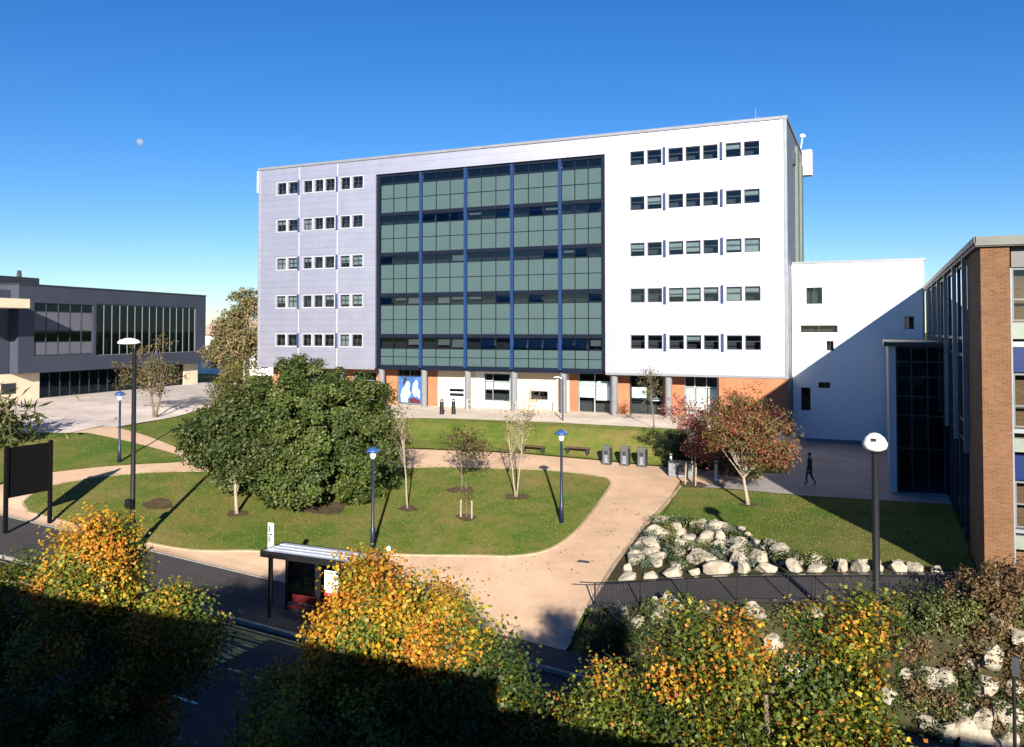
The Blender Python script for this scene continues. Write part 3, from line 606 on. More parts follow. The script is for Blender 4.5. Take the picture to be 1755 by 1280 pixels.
for a,b,c,d in hv: MB().quad(PV(a,c,.15),PV(b,c,.15),PV(b,d,.15),PV(a,d,.15)).build('window', M['dark_trim'], vb)

# ------------------------------------------------------------------ foliage
def leaf_mesh(name, pos, nrm, size, tint, mat, parent, shape='oak', droop=.0, rng=RNG):
    """one leaf per row: a folded blade; 'maple' leaves are lobed"""
    N = len(pos); root = np.array(root_loc(parent))
    t = rng.normal(size=(N,3)); u = np.cross(nrm, t); u /= np.linalg.norm(u, axis=1, keepdims=True)+1e-9
    w = np.cross(nrm, u); w /= np.linalg.norm(w, axis=1, keepdims=True)+1e-9
    if shape == 'maple': tpl = np.array([(0,-.5,0),(.3,-.26,.06),(.52,.02,.14),(.26,.2,.06),(0,.6,-.06),(-.26,.2,.06),(-.52,.02,.14),(-.3,-.26,.06)])
    elif shape == 'oak': tpl = np.array([(0,-.55,0),(.3,-.05,.10),(0,.55,-.04),(-.3,-.05,.10)])
    else: tpl = np.array([(0,-.6,0),(.10,0,.03),(0,.6,-.1),(-.10,0,.03)])
    K = len(tpl); s = size[:,None,None]
    V = (pos-root)[:,None,:]+s*(tpl[None,:,0:1]*u[:,None]+tpl[None,:,1:2]*w[:,None]+tpl[None,:,2:3]*nrm[:,None])
    me = bpy.data.meshes.new(name); me.vertices.add(N*K); me.vertices.foreach_set('co', V.astype(np.float32).ravel())
    me.loops.add(N*K); me.loops.foreach_set('vertex_index', np.arange(N*K, dtype=np.int32))
    me.polygons.add(N); me.polygons.foreach_set('loop_start', (np.arange(N)*K).astype(np.int32)); me.polygons.foreach_set('loop_total', np.full(N, K, np.int32))
    me.update(calc_edges=True)
    at = me.attributes.new('tint', 'FLOAT_COLOR', 'FACE'); at.data.foreach_set('color', np.concatenate([tint, np.ones((N,1))],1).astype(np.float32).ravel())
    me.materials.append(mat); o = bpy.data.objects.new(name, me); COL.objects.link(o); o.parent = parent; return o
def crown_points(lobes, nclump, rng, inner=.55):
    lobes = np.array(lobes, float); wt = (lobes[:,3]*lobes[:,4]+lobes[:,4]*lobes[:,5])**.7; wt /= wt.sum()
    k = rng.choice(len(lobes), nclump, p=wt); d = rng.normal(size=(nclump,3)); d /= np.linalg.norm(d, axis=1, keepdims=True)
    r = inner+(1-inner)*rng.random(nclump)**.6
    return lobes[k,:3]+d*lobes[k,3:]*r[:,None], d
def make_crown(name, parent, lobes, nclump, per, cr, leaf, palette, mat, seed, shape='oak', inner=.55, up=.6, cs=1., out=.6, flat=.75):
    rng = np.random.default_rng(seed); C, D = crown_points(lobes, nclump, rng, inner)
    sc = rng.uniform(.6,1.3,nclump); n = rng.poisson(per*sc**1.5, nclump).clip(3)
    idx = np.repeat(np.arange(nclump), n); N = len(idx)
    g = np.clip(rng.normal(size=(N,3)), -1.7, 1.7); g[:,2] *= flat
    P = C[idx]+g*(cr*sc[idx])[:,None]*.6
    nr = D[idx]*out+rng.normal(size=(N,3))*.72+np.array([0,0,up]); nr /= np.linalg.norm(nr, axis=1, keepdims=True)
    cl = rng.random(nclump); T = palette(P, cl[idx], rng)
    T = np.clip(T*rng.uniform(.75,1.25,(N,1)), 0, 1)
    leaf_mesh(name, P, nr, leaf*rng.uniform(.65,1.3,N), T, mat, parent, shape, rng=rng); return C
def pal(cols, wts=None):
    cols = np.array(cols, float)
    def f(P, c, rng):
        k = (c*len(cols)).astype(int).clip(0, len(cols)-1)
        j = rng.random(len(P)) < .35; k = np.where(j, rng.integers(0, len(cols), len(P)), k); return cols[k]
    return f
def limbs(parent, base, top, r0, targets, mat, seed, bend=.15, split=.35, n=7, name='trunk', rmin=.02):
    rg = random.Random(seed); mb = MB(); b = Vector(base); t = Vector(top); K = 6
    ax = [b.lerp(t, i/K)+Vector((rg.uniform(-1,1), rg.uniform(-1,1), 0))*bend*(i/K)*(1 if 0 < i else 0) for i in range(K+1)]
    mb.tube(ax, [r0*(1.25 if i == 0 else 1-.75*i/K) for i in range(K+1)], n)
    for q in targets:
        q = Vector(q); f = rg.uniform(split, .9); i = f*K; k = int(i); s0 = ax[k].lerp(ax[min(k+1,K)], i-k)
        m = s0.lerp(q, .5)+Vector((rg.uniform(-.15,.15), rg.uniform(-.15,.15), rg.uniform(0,.25)))*(q-s0).length*.5
        rr0 = max(rmin, r0*(1-.75*f)*.55); mb.tube([s0, s0.lerp(m,.5)+Vector((0,0,.02)), m, q], [rr0, rr0*.75, rr0*.5, rmin*.5], 5)
    return mb.build(name, mat, parent, smooth=True)

YEL, ORA, GRN, DGR, LIM, RUS = (.47,.31,.02), (.42,.16,.02), (.075,.105,.014), (.04,.065,.012), (.25,.25,.03), (.24,.07,.02)
def maple_pal(z0, z1, yel=1., org=1., x0=0., xk=0.):
    def f(P, c, rng):
        """autumn: the exposed crown top has turned, the lower leaves are still green"""
        h = np.clip((P[:,2]-z0)/(z1-z0), 0, 1); turn = np.clip(h*1.25*yel+xk*(P[:,0]-x0)+(c-.5)*1.1+rng.normal(size=len(P))*.11, 0, 1)
        out = np.zeros((len(P),3))
        st = [(0,DGR),(.28,GRN),(.5,(.14,.17,.02)),(.64,LIM),(.80,YEL),(1.,(.47,.235,.02))]
        for ch in range(3): out[:,ch] = np.interp(turn, [q[0] for q in st], [q[1][ch] for q in st])
        k = (rng.random(len(P)) < .07*turn*org) | ((c > .86) & (rng.random(len(P)) < .55*org)); out[k] = ORA
        k = rng.random(len(P)) < .05*turn; out[k] = RUS
        return out
    return f
def maple(X, Y, base_z, lobes, label, seed, palette, nclump=300, per=62, leaf=.135):
    t = thing('maple_tree', label, 'tree', (X,Y,base_z), 'street maples along the near side of the road')
    C = make_crown('crown', t, lobes, nclump, per, .38, leaf, palette, M['leaf'], seed, 'maple', .5, .5, out=.9)
    limbs(t, (X,Y,base_z-.1), (X+.1,Y,6.8), .14, C[::7], M['bark'], seed, .12, .3)
    return t
maple(-15.1,12.5,road_z(-15.1), [(-15.6,12.5,4.9,2.5,2.5,1.7),(-14.85,12.5,7.0,.65,.7,1.1),(-14.9,12.5,7.5,.35,.4,.5),(-15.5,12.6,6.6,.9,1.0,1.0),(-17.6,12.3,5.8,1.3,1.3,1.1),(-18.9,12.3,5.0,1.3,1.3,1.4),(-13.0,12.6,5.8,.75,.9,1.0),(-13.9,11.6,3.8,1.7,1.6,1.3)], 'autumn maple on the left edge with orange crown tip, lower half in deep shade', 21, maple_pal(4.2,9.0,.80,1.,-15.3,-.03), 560, 215, .064)
maple(-8.0,12.5,road_z(-8.), [(-7.9,12.5,4.8,2.6,2.5,1.75),(-8.15,12.5,6.6,1.0,1.1,1.2),(-8.2,12.5,7.3,.55,.6,.55),(-7.2,12.6,6.4,1.1,1.2,1.15),(-6.3,12.6,5.7,1.0,1.1,1.2),(-5.5,12.8,4.7,.95,1.1,1.1),(-9.5,12.4,4.7,1.1,1.2,1.2)], 'bright yellow domed maple in the middle of the foreground, in front of the bus shelter', 22, maple_pal(4.0,8.7,.93,.9,-8.1,-.17), 560, 215, .064)
maple(-1.5,12.5,road_z(-1.5), [(-1.6,12.6,4.8,2.5,2.3,1.7),(-2.75,12.6,6.6,.5,.6,1.1),(-1.9,12.5,6.75,.4,.5,1.05),(-.95,12.5,7.05,.3,.4,1.2),(-.3,12.6,7.15,.22,.34,1.15),(-3.9,12.5,5.5,.7,.8,1.2),(-.7,12.5,5.9,.9,.9,1.0),(.8,12.7,5.0,1.0,.9,1.2),(-3.4,12.2,4.6,1.2,1.2,1.3),(1.2,12.4,4.2,.9,.9,.9)], 'mostly green maple with orange upper shoots in front of the rockery at right', 23, maple_pal(3.2,11.6,.60,1.0,-1.5,0), 640, 210, .060)

EVG = pal([(.030,.052,.010),(.044,.070,.013),(.068,.094,.017),(.060,.080,.018),(.085,.10,.022)])
g = gz(-28.2,37.9)
t = thing('evergreen_tree', 'large dense dark green round tree standing on the main lawn', 'tree', (-28.6,38.4,g))
C = make_crown('crown', t, [(-29.3,38.6,6.2,4.9,4.4,4.0),(-27.3,38.8,5.5,3.1,3.2,3.0),(-32.2,38.2,5.4,3.0,3.0,2.8),(-29.9,38.4,8.5,2.7,2.6,2.1),(-26.6,39.2,7.4,1.9,2.0,1.9),(-28.6,37.4,4.3,3.6,3.0,1.9),(-29.2,37.9,7.0,3.9,3.4,3.2),(-30.6,37.6,5.4,3.6,3.0,2.7)], 720, 165, .42, .175, EVG, M['leafd'], 31, 'oak', .72, .45, out=1.0)
rg = np.random.default_rng(5)
limbs(t, (-28.6,38.4,g-.1), (-29.0,38.5,8), .3, C[::22], M['darkbark'], 31, .2, .12)
g = gz(-31.2,34.5)
t = thing('olive_tree', 'loose grey-green tree with a pale trunk at the left of the big round tree', 'tree', (-31.2,34.5,g))
C = make_crown('crown', t, [(-32.0,35.2,6.2,2.2,2.0,2.5),(-34.0,35.2,5.8,1.6,1.6,1.7),(-31.3,35.2,7.4,1.6,1.5,1.4),(-30.4,35.2,5.6,1.6,1.6,1.5)], 300, 120, .5, .17, pal([(.036,.054,.013),(.050,.068,.016),(.068,.078,.02),(.032,.048,.012)]), M['leafd'], 32, 'oak', .35, .4)
limbs(t, (-31.2,34.5,g-.1), (-31.9,34.7,7), .10, C[::9], M['palebark'], 32, .15, .2)
def slim(name, label, X, Y, stems, lobes, nclump, per, leaf, colours, seed, bark='palebark', cr=.35, cat='tree', r0=.05, group=None, mat='leaf', base=None):
    z = gz(X, Y) if base is None else base
    t = thing(name, label, cat, (X,Y,z), group)
    C = make_crown('crown', t, lobes, nclump, per, cr, leaf, pal(colours), M[mat], seed, 'oak', .1, .4)
    for i, (dx, dy, top) in enumerate(stems):
        limbs(t, (X+dx*.04,Y+dy*.04,z-.08), (X+dx,Y+dy,top), r0, C[i::max(1,len(stems)*2)], M[bark], seed+i, .1, .35)
    return t
slim('birch_tree', 'twin-stemmed white birch with hardly any leaves on the main lawn', -18.6,42.7, [(-.75,.1,7.6),(.55,.1,8.0)], [(-18.9,42.8,6.7,1.1,1,1.6),(-18.0,42.8,7.2,.8,.8,1.2)], 55, 9, .11, [(.20,.14,.06),(.14,.13,.05),(.24,.15,.07)], 41)
slim('birch_tree', 'thin single-stemmed birch beside the right flank of the big round tree', -23.4,39.0, [(-.5,.1,7.8)], [(-23.9,39.1,6.6,.8,.8,1.7)], 45, 14, .11, [(.17,.13,.05),(.10,.10,.035),(.13,.09,.04)], 43)
slim('rowan_tree', 'small bushy tree with sparse brown-green leaves between the birches', -22.1,42.8, [(.1,.1,6.0)], [(-22.0,42.9,5.6,1.5,1.4,1.0),(-21.2,42.8,5.2,1.0,1.0,.7)], 80, 18, .15, [(.075,.085,.025),(.12,.08,.03),(.10,.055,.03),(.06,.075,.02)], 44, 'bark')
slim('red_tree', 'round red and olive autumn tree with a crooked pale trunk near the white wing', -6.1,43.8, [(-.55,.3,6.6)], [(-6.2,44.1,7.0,2.3,2.2,2.1),(-7.1,44.1,7.4,1.4,1.4,1.5),(-5.2,44.1,6.4,1.6,1.6,1.5)], 260, 75, .12, [(.25,.055,.04),(.155,.09,.032),(.12,.11,.032),(.15,.10,.035),(.26,.075,.05),(.13,.11,.03)], 45, cr=.42, r0=.1)
slim('pink_tree', 'sparse pinkish red young tree held by stakes at the corner of the path', -9.7,47.6, [(-.2,.1,8.2),(.25,.1,7.8)], [(-10.2,47.8,7.3,1.4,1.2,1.3),(-9.2,47.8,6.6,1.2,1.1,1.6),(-9.2,47.8,5.5,.9,.9,1.2)], 120, 30, .13, [(.33,.12,.12),(.27,.09,.09),(.30,.17,.13),(.24,.04,.07)], 47, cr=.38)
slim('thin_tree', 'almost bare thin young tree on the bank in front of the dark ground floor window', -14.1,56.2, [(-.3,0,9.4)], [(-14.4,56.2,8.3,.8,.8,1.4)], 40, 14, .13, [(.09,.10,.03),(.14,.12,.05)], 49, 'bark', r0=.05)
slim('thin_tree', 'bare wispy sapling on the bank in front of the cream wall', -23.3,55.6, [(.2,0,8.0),(.8,0,7.3)], [(-22.9,55.6,7.2,1.0,.8,.8)], 20, 8, .12, [(.20,.11,.06),(.14,.10,.05)], 50, 'bark', r0=.045)
slim('plane_tree', 'thin brownish tree with a leaning trunk on the left plaza edge', -54.4,50.5, [(-1.3,.2,9.5),(1.0,.2,9.0)], [(-55.3,50.7,9.3,2.7,2.4,2.7),(-56.8,50.7,8.2,1.7,1.6,1.4),(-53.6,50.7,8.2,1.8,1.7,1.4)], 110, 20, .20, [(.10,.085,.03),(.14,.10,.04),(.07,.07,.025)], 51, 'bark', cr=.5, r0=.12)
slim('birch_tree', 'pale tan and green birch rising beside the left end of the office block', -59.0,66.0, [(.3,0,15.5)], [(-59.4,66,10.5,3.4,2.8,3.0),(-58.9,66,14.4,2.3,1.8,2.3),(-56.9,66,11.4,2.2,1.8,2.2),(-61.8,66,9.6,2.4,1.8,2.4),(-61.0,66,12.4,1.9,1.6,1.9)], 300, 60, .25, [(.17,.14,.055),(.12,.12,.045),(.22,.17,.075),(.10,.105,.04),(.26,.19,.10)], 53, cr=.6, r0=.16, base=5.3)
slim('shrub', 'yellowish shrub behind the left side of the big round tree', -50.5,55.5, [(0,0,8.2)], [(-50.5,55.5,7.4,2.0,1.8,2.3),(-52.2,56,6.6,1.4,1.4,1.5)], 90, 34, .22, [(.15,.13,.03),(.11,.10,.03),(.08,.09,.025)], 55, 'bark', .5, 'shrub', .06)
# spiky shrub at the left edge
z = gz(-56.2,37.6); t = thing('cordyline_shrub', 'spiky pale-leaved shrub at the left edge of the photo above the black board', 'shrub', (-56.2,37.6,z))
rg = np.random.default_rng(61); N = 900; P = np.array([-56.2,37.6,5.6])+rg.normal(size=(N,3))*np.array([1.5,1.3,.95]); nr = rg.normal(size=(N,3)); nr /= np.linalg.norm(nr,axis=1,keepdims=True)
leaf_mesh('crown', P, nr, rg.uniform(.6,1.2,N), np.array([(.09,.10,.03),(.17,.16,.07),(.05,.065,.02)])[rg.integers(0,3,N)], M['leaf'], t, 'blade', rng=rg)
limbs(t, (-56.2,37.6,z-.1), (-56.2,37.6,6), .1, P[::60], M['bark'], 61, .1, .1)
# hedge shrubs, rockery plants, bank bushes
def shrub(X, Y, r, h, colours, label, seed, leaf=.12, per=45, name='shrub', group=None, mat='leafd', ncl=None):
    z = gz(X, Y); t = thing(name, label, 'shrub', (X,Y,z), group)
    make_crown('foliage', t, [(X,Y,z+h*.45,r,r*.9,h*.55),(X+r*.35,Y-r*.1,z+h*.55,r*.6,r*.6,h*.45)], ncl or max(10, int(28*r*r*max(h,.5))), per, .26, leaf, pal(colours), M[mat], seed, 'oak', .5, .5)
    limbs(t, (X,Y,z-.05), (X,Y,z+h*.6), .03, [(X+r*.5*math.cos(a),Y+r*.5*math.sin(a),z+h*.7) for a in (0,1.6,3.1,4.7)], M['bark'], seed, .05, .1, name='stem')
    return t
GR1 = [(.04,.06,.014),(.06,.08,.02),(.03,.048,.012)]; GR2 = [(.10,.12,.035),(.14,.14,.04),(.075,.095,.03)]; GR3 = [(.10,.13,.10),(.14,.16,.12),(.07,.095,.07)]; BRN = [(.12,.075,.035),(.09,.06,.025),(.15,.09,.04)]
for i, (x, y, r, h, c, lb) in enumerate([(-11.7,52.3,1.1,2.1,GR1,'dark green hedge shrub behind the litter bins'),(-10.0,51.6,1.1,2.4,BRN,'russet brown shrub behind the grey bollard'),(-8.2,50.6,1.2,2.2,BRN,'brown shrub under the pink young tree'),(-6.9,49.6,.9,1.7,GR1,'low dark shrub behind the red tree'),(-11.0,53.6,1.0,2.2,BRN,'rust-tinted shrub at the top of the bank')]):
    shrub(x, y, r, h, c, lb, 70+i, .13, group='shrubs by the bollards')
rg = random.Random(9)
up = [(-9.6,39.6),(-8.9,37.6),(-8.3,36.2),(-7.5,38.7),(-7.2,36.8),(-6.4,35.9),(-5.7,37.7),(-5.2,36.0),(-9.9,36.6),(-8.6,39.9),(-4.2,35.6),(-9.3,35.1),(-7.9,35.1),(-2.6,34.9),(-6.5,38.9),(-3.3,35.3),(-9.0,38.8),(-9.7,38.0),(-8.4,37.0),(-7.8,39.3),(-7.0,38.4),(-6.6,36.7),(-5.9,38.5),(-5.5,36.7),(-4.7,35.9),(-4.0,36.7),(-9.2,40.6),(-8.0,35.7),(-6.9,35.3),(-5.0,34.9),(-2.0,34.8),(-9.9,40.4)]
for i, (x, y) in enumerate(up): shrub(x, y, rg.uniform(.38,.62), rg.uniform(.28,.5), [GR1,GR2,GR3][i%3], ['dark green','yellow-green','grey-green'][i%3]+' low plant among the boulders above the ramp', 90+i, .09, 40, 'rockery_plant', 'low plants in the upper rockery')
lowp = [(-9.4,30.3,.7,.9,GR3),(-8.4,29.7,.8,1.1,GR1),(-6.8,30.1,.6,.8,GR2),(1.2,30.6,.9,1.3,GR1),(2.0,30.5,1.0,1.2,GR2),(3.0,30.7,1.1,1.7,BRN),(4.0,30.8,1.1,1.8,BRN),(2.4,29.7,.7,.8,BRN),(.4,30.3,.8,1.2,GR1),(3.3,29.7,.5,.6,GR1),(4.2,29.9,.7,.8,BRN),(-.6,30.2,.8,1.,GR1),(-9.9,29.4,.6,.8,GR1),(1.6,29.6,.6,.7,BRN)]
rq = random.Random(31)
lowp += [(rq.uniform(-9.5,5.2), rq.uniform(29.25,31.0), rq.uniform(.4,.75), rq.uniform(.4,.9), [GR1,BRN,GR2,GR1][q%4]) for q in range(30)]
lowp += [(rq.uniform(.6,5.6), rq.uniform(29.1,31.1), rq.uniform(.4,.8), rq.uniform(.4,.9), [GR1,BRN,GR2,BRN][q%4]) for q in range(30)]
for i, (x, y, r, h, c) in enumerate(lowp): shrub(x, y, r, h, c, {id(GR1):'dark green',id(GR2):'yellow-green',id(GR3):'grey-green',id(BRN):'brownish'}[id(c)]+' bush on the steep bank below the ramp railing', 120+i, .10, 45, 'bank_bush', 'bushes on the bank below the ramp')

# ------------------------------------------------------------------ rocks
def rock(x, y, sx, sy, sz, label, seed, group, rz=0., lift=.25, mat='rock'):
    rg = random.Random(seed); bm = bmesh.new(); bmesh.ops.create_icosphere(bm, subdivisions=3, radius=1.)
    pl = [(Vector((rg.gauss(0,1), rg.gauss(0,1), rg.gauss(0,1))).normalized(), rg.uniform(.38,.78)) for _ in range(16)]
    off = Vector((seed*3.7, seed*1.3, 0))
    for v in bm.verts:
        for n, d in pl:
            k = v.co.dot(n)-d
            if k > 0: v.co -= n*k*.94
        q = v.co.copy(); v.co += q.normalized()*(.10*mnoise.noise(q*2.3+off)+.055*mnoise.noise(q*6+off))
        v.co = Vector((v.co.x*sx, v.co.y*sy, v.co.z*sz))*1.12
    bmesh.ops.rotate(bm, verts=bm.verts[:], matrix=Matrix.Rotation(rz, 3, 'Z'))
    me = bpy.data.meshes.new('boulder'); bm.to_mesh(me); bm.free(); me.materials.append(M[mat])
    o = bpy.data.objects.new('boulder', me); COL.objects.link(o); o.location = (x, y, gz(x, y)+sz*lift); return tag(o, label, 'rock', group)
k = 300; rg = random.Random(17)
x = -10.2
while x < 2.0:                                   # the row edging the ramp
    w = rg.uniform(.25,.62) if x < -2 else rg.uniform(.2,.4); k += 1
    rock(x+w, 34.05+rg.uniform(-.1,.15), w*1.1, rg.uniform(.3,.45), rg.uniform(.26,.46), 'pale limestone boulder in the row along the far edge of the ramp', k, 'boulders edging the ramp', rg.uniform(-.2,.2)); x += 2*w+rg.uniform(-.05,.18)
for px, py in [(-9.9,37.5),(-9.5,38.4),(-9.9,35.6),(-9.0,40.2),(-8.5,38.6),(-8.0,40.1),(-9.2,36.4),(-8.2,37.5),(-7.6,39.6),(-8.8,35.5),(-7.2,37.9),(-6.9,39.3),(-6.4,37.4),(-6.0,39.2),(-5.6,38.6),(-6.1,36.5),(-5.0,37.4),(-4.7,36.6),(-5.3,35.3),(-3.9,36.2),(-7.1,35.6),(-4.3,37.2),(-9.7,39.4),(-8.1,36.2),(-3.2,35.6),(-2.2,35.0),(-1.4,34.9),(-.7,34.9),(-.1,34.7),(.6,34.6),(-2.9,34.9),(-10.1,36.5),(-10.0,34.9),(-9.4,37.1),(-8.8,39.3),(-8.9,36.1),(-7.9,38.3),(-7.6,36.9),(-7.2,40.0),(-6.6,38.3),(-6.6,35.2),(-5.7,37.4),(-5.5,36.0),(-4.4,35.4),(-9.9,40.6),(-7.8,35.0),(-3.5,34.9)]:
    k += 1; w = rg.uniform(.34,.64) if px < -3 else rg.uniform(.25,.48); rock(px, py, w, w*rg.uniform(.65,.9), w*rg.uniform(.6,.85), 'pale limestone boulder scattered among plants in the upper rockery', k, 'boulders in the upper rockery', rg.uniform(0,3))
for px, py in [(-9.0,30.8),(-7.3,30.5),(-6.7,29.8),(-5.9,30.8),(-5.2,30.3),(-4.5,29.6),(-4.1,30.6),(-3.4,30.1),(-2.6,29.7),(-2.0,30.6),(-1.2,29.8),(-.6,29.4),(.2,29.6),(.8,29.9),(1.3,29.3),(1.8,29.9),(2.2,29.3),(2.6,30.1),(2.9,29.5),(3.2,30.2),(3.5,29.25),(3.8,29.9),(4.2,29.4),(2.4,29.0),(3.1,29.0),(3.8,29.0),(4.5,29.0),(4.7,29.7),(1.9,29.1),(3.4,30.6),(2.7,30.6),(4.0,30.4),(4.4,30.2),(3.0,29.9),(2.3,29.6),(3.6,29.6),(4.1,29.1),(3.4,28.9),(2.7,29.3),(4.8,29.3),(5.2,29.8),(1.5,29.9),(-8.3,30.3),(-7.9,29.6)]:
    k += 1; w = rg.uniform(.3,.62); rock(px, py, w, w*rg.uniform(.7,1.), w*rg.uniform(.55,.9), 'pale limestone boulder on the steep bank between ramp and street', k, 'boulders on the lower bank', rg.uniform(0,3), .45)
for i, (px, py, h) in enumerate([(-7.75,31.0,.42),(-7.35,30.95,.58),(-6.9,30.85,.36)]): rock(px, py, .24, .2, h, ['shorter upright white stone just below the ramp railing','tallest upright white stone just below the ramp railing','leaning upright white stone below the ramp railing'][i], 600+i, 'upright stones', .5, .5)

# ------------------------------------------------------------------ tree pits, bare patches
for x, y, r in [(-18.6,42.7,.7),(-23.4,39,.6),(-22.1,42.8,.8),(-19.8,38.9,.6),(-6.1,43.8,.5),(-31.2,34.5,.6),(-35.8,33.5,.9),(-9.6,47.4,.7),(-28.0,37.4,1.6)]:
    drape('soil', [(x+r*(1+.2*math.sin(3*a+x))*math.cos(a), y+.8*r*(1+.2*math.cos(2*a+y))*math.sin(a)) for a in np.linspace(0,2*math.pi,15)[:-1]], .045, M['soil'], .4)
z = gz(-19.8,38.9); t = thing('staked_sapling', 'tiny sapling between two short timber stakes on the main lawn', 'sapling', (-19.8,38.9,z))
for dx in (-.32,.32): MB().tube([(-19.8+dx,38.9,z-.1),(-19.8+dx,38.9,z+.95)],.05,6).build('stake', M['palebark'], t)
C = make_crown('crown', t, [(-19.8,38.9,z+1.5,.45,.45,.8)], 16, 8, .2, .09, pal([(.14,.12,.05),(.09,.10,.03)]), M['leaf'], 65, 'oak', .1)
limbs(t, (-19.8,38.9,z-.05), (-19.8,38.9,z+2.1), .025, C[::3], M['bark'], 65, .04, .4)
for i, (x, y) in enumerate([(-10.1,47.3),(-9.5,47.2)]):
    z = gz(x,y); tag(MB().tube([(x,y,z-.1),(x+.05,y,z+1.3)],.045,6).build('tree_stake', M['palebark']), ['left','right'][i]+' pale timber stake beside the pink young tree', 'stake', 'stakes of the pink young tree')
# ------------------------------------------------------------------ lamps
def park_lamp(x, y, h, label):
    z = gz(x, y); t = thing('park_lamp', label, 'street lamp', (x,y,z), 'navy park lamps')
    MB().lathe((x,y,z-.1),[(.11,0),(.11,1.1),(.075,1.15),(.062,h-.5)],12).build('post', M['navypost'], t, True)
    MB().lathe((x,y,z+h-.6),[(.05,0),(.13,.08),(.15,.26),(.12,.34)],12).build('lamp_glass', M['lampwhite'], t, True)
    MB().lathe((x,y,z+h-.28),[(.1,0),(.34,.03),(.30,.12),(.16,.22),(.04,.28)],16).build('lamp_cap', M['lampblue'], t, True)
    return t
park_lamp(-22.1,33.6,4.85,'navy park lamp at the near edge of the main lawn, right of the bus shelter')
park_lamp(-14.8,39.75,4.75,'navy park lamp near the right tip of the main lawn')
park_lamp(-43.7,37.8,4.5,'navy park lamp on the small left lawn behind the tall black street lamp')
t = thing('wall_lamp_post', 'dark post with a short white arm standing before the ground floor column', 'street lamp', (-21.6,58.3,5.3))
MB().tube([(-21.6,58.3,5.2),(-21.6,58.3,8.5)],.06,8).build('post', M['navypost'], t); MB().tube([(-21.6,58.3,8.4),(-21.95,58.3,8.55),(-22.3,58.3,8.5)],.035,6).build('arm', M['white'], t)
def street_lamp(x, y, z, h, label, arm, dome):
    t = thing('street_lamp', label, 'street lamp', (x,y,z), 'black street lamps')
    MB().lathe((x,y,z-.1),[(.17,0),(.17,1.4),(.115,1.5),(.10,h-.2)],12).build('post', M['blackpost'], t, True)
    ax = x+arm
    if dome: MB().lathe((ax,y,z+h-.28),[(.16,0),(.33,.10),(.36,.24),(.27,.42),(.14,.53),(.03,.56)],20).build('lamp_dome', M['lampwhite'], t, True); MB().lathe((ax,y,z+h-.34),[(.10,0),(.15,.05),(.15,.06)],14).build('lamp_collar', M['blackpost'], t); MB().rbox((ax-.02,y-.31,z+h+.1),(.13,.08,.09)).build('sensor', M['blackpost'], t)
    else:
        MB().lathe((ax,y,z+h-.12),[(.12,0),(.5,.05),(.52,.12),(.42,.22),(.2,.3),(.03,.32)],18).build('lamp_dome', M['lampwhite'], t, True)
        MB().rbox((x+.0,y-.2,z+2.2),(.34,.25,.4)).build('junction_box', M['blackpost'], t)
    return t
street_lamp(-32.1,28.55,gz(-32.1,28.55),9.75,'tall black street lamp with a flat white head behind the left maple',-.35,False)
street_lamp(-.1,24.6+2.75,gz(-.1,27.3),9.15,'black street lamp with a white dome head in front of the right lawn',0,True)
# ------------------------------------------------------------------ bus shelter and stop flag
zb = gz(-19.4,26.1); ZS = zb+.02
sh = thing('bus_shelter', 'open bus shelter with a pale grey flat roof beside the road', 'bus shelter', (-19.4,26.1,zb))
ZR = 3.42
mb = MB(); mb.box(-21.75,-16.95,25.45,26.75,ZR+.05,ZR+.12); 
for q in (25.75,26.1,26.45): mb.box(-21.7,-17,q-.03,q+.03,ZR+.122,ZR+.15)
mb.build('roof', M['shroof'], sh)
mb = MB(); mb.box(-21.8,-16.9,25.38,25.448,ZR-.10,ZR+.13); mb.box(-21.8,-16.9,26.752,26.82,ZR-.10,ZR+.13); mb.box(-21.82,-21.752,25.448,26.752,ZR-.1,ZR+.13); mb.box(-16.948,-16.88,25.448,26.752,ZR-.1,ZR+.13); mb.build('roof_rim', M['blackpost'], sh)
for x, y in ((-21.5,25.6),(-21.5,26.6),(-19.9,26.6),(-18.4,26.6),(-17.1,26.6),(-17.1,25.6),(-19.3,25.6)): MB().box(x-.045,x+.045,y-.045,y+.045,gz(x,y)-.1,ZR+.03).build('post', M['blackpost'], sh)
for x0, x1 in ((-21.44,-19.96),(-19.84,-18.46),(-18.34,-17.16)):
    MB().box(x0,x1,26.59,26.61,gz(x0,26.6)+.35,ZR-.35).build('glass_panel', glassmat('shelter_glass', (.85,.9,.9)), sh); MB().box(x0,x1,26.57,26.63,ZR-.34,ZR-.27).build('glass_rail', M['blackpost'], sh)
MB().box(-21.1,-17.4,26.1,26.4,zb+.42,zb+.48).build('bench', M['red'], sh); MB().box(-21.1,-17.4,26.42,26.46,zb+.55,zb+.85).build('bench_back', M['red'], sh)
MB().box(-18.95,-18.35,25.6,25.66,ZR-1.15,ZR-.35).build('timetable', M['white'], sh); MB().box(-18.95,-18.35,25.59,25.67,ZR-1.28,ZR-1.152).build('timetable_strip', principled('red_strip', (.45,.02,.04), .5), sh)
for dx in (-.3,.1): MB().tube([(-20.6+dx,26.75,zb+.1),(-20.0+dx,26.75,zb+1.9)],.03,6).build('brace', M['blackpost'], sh)
fl = thing('bus_stop_flag', 'white narrow bus stop flag on a post at the left end of the bus shelter', 'sign', (-22.25,26.6,gz(-22.25,26.6)))
zf = gz(-22.25,26.6); MB().tube([(-22.25,26.6,zf-.05),(-22.25,26.6,4.3)],.05,8).build('post', M['blackpost'], fl); MB().box(-22.40,-22.12,26.53,26.55,3.28,4.32).build('panel', M['white'], fl)
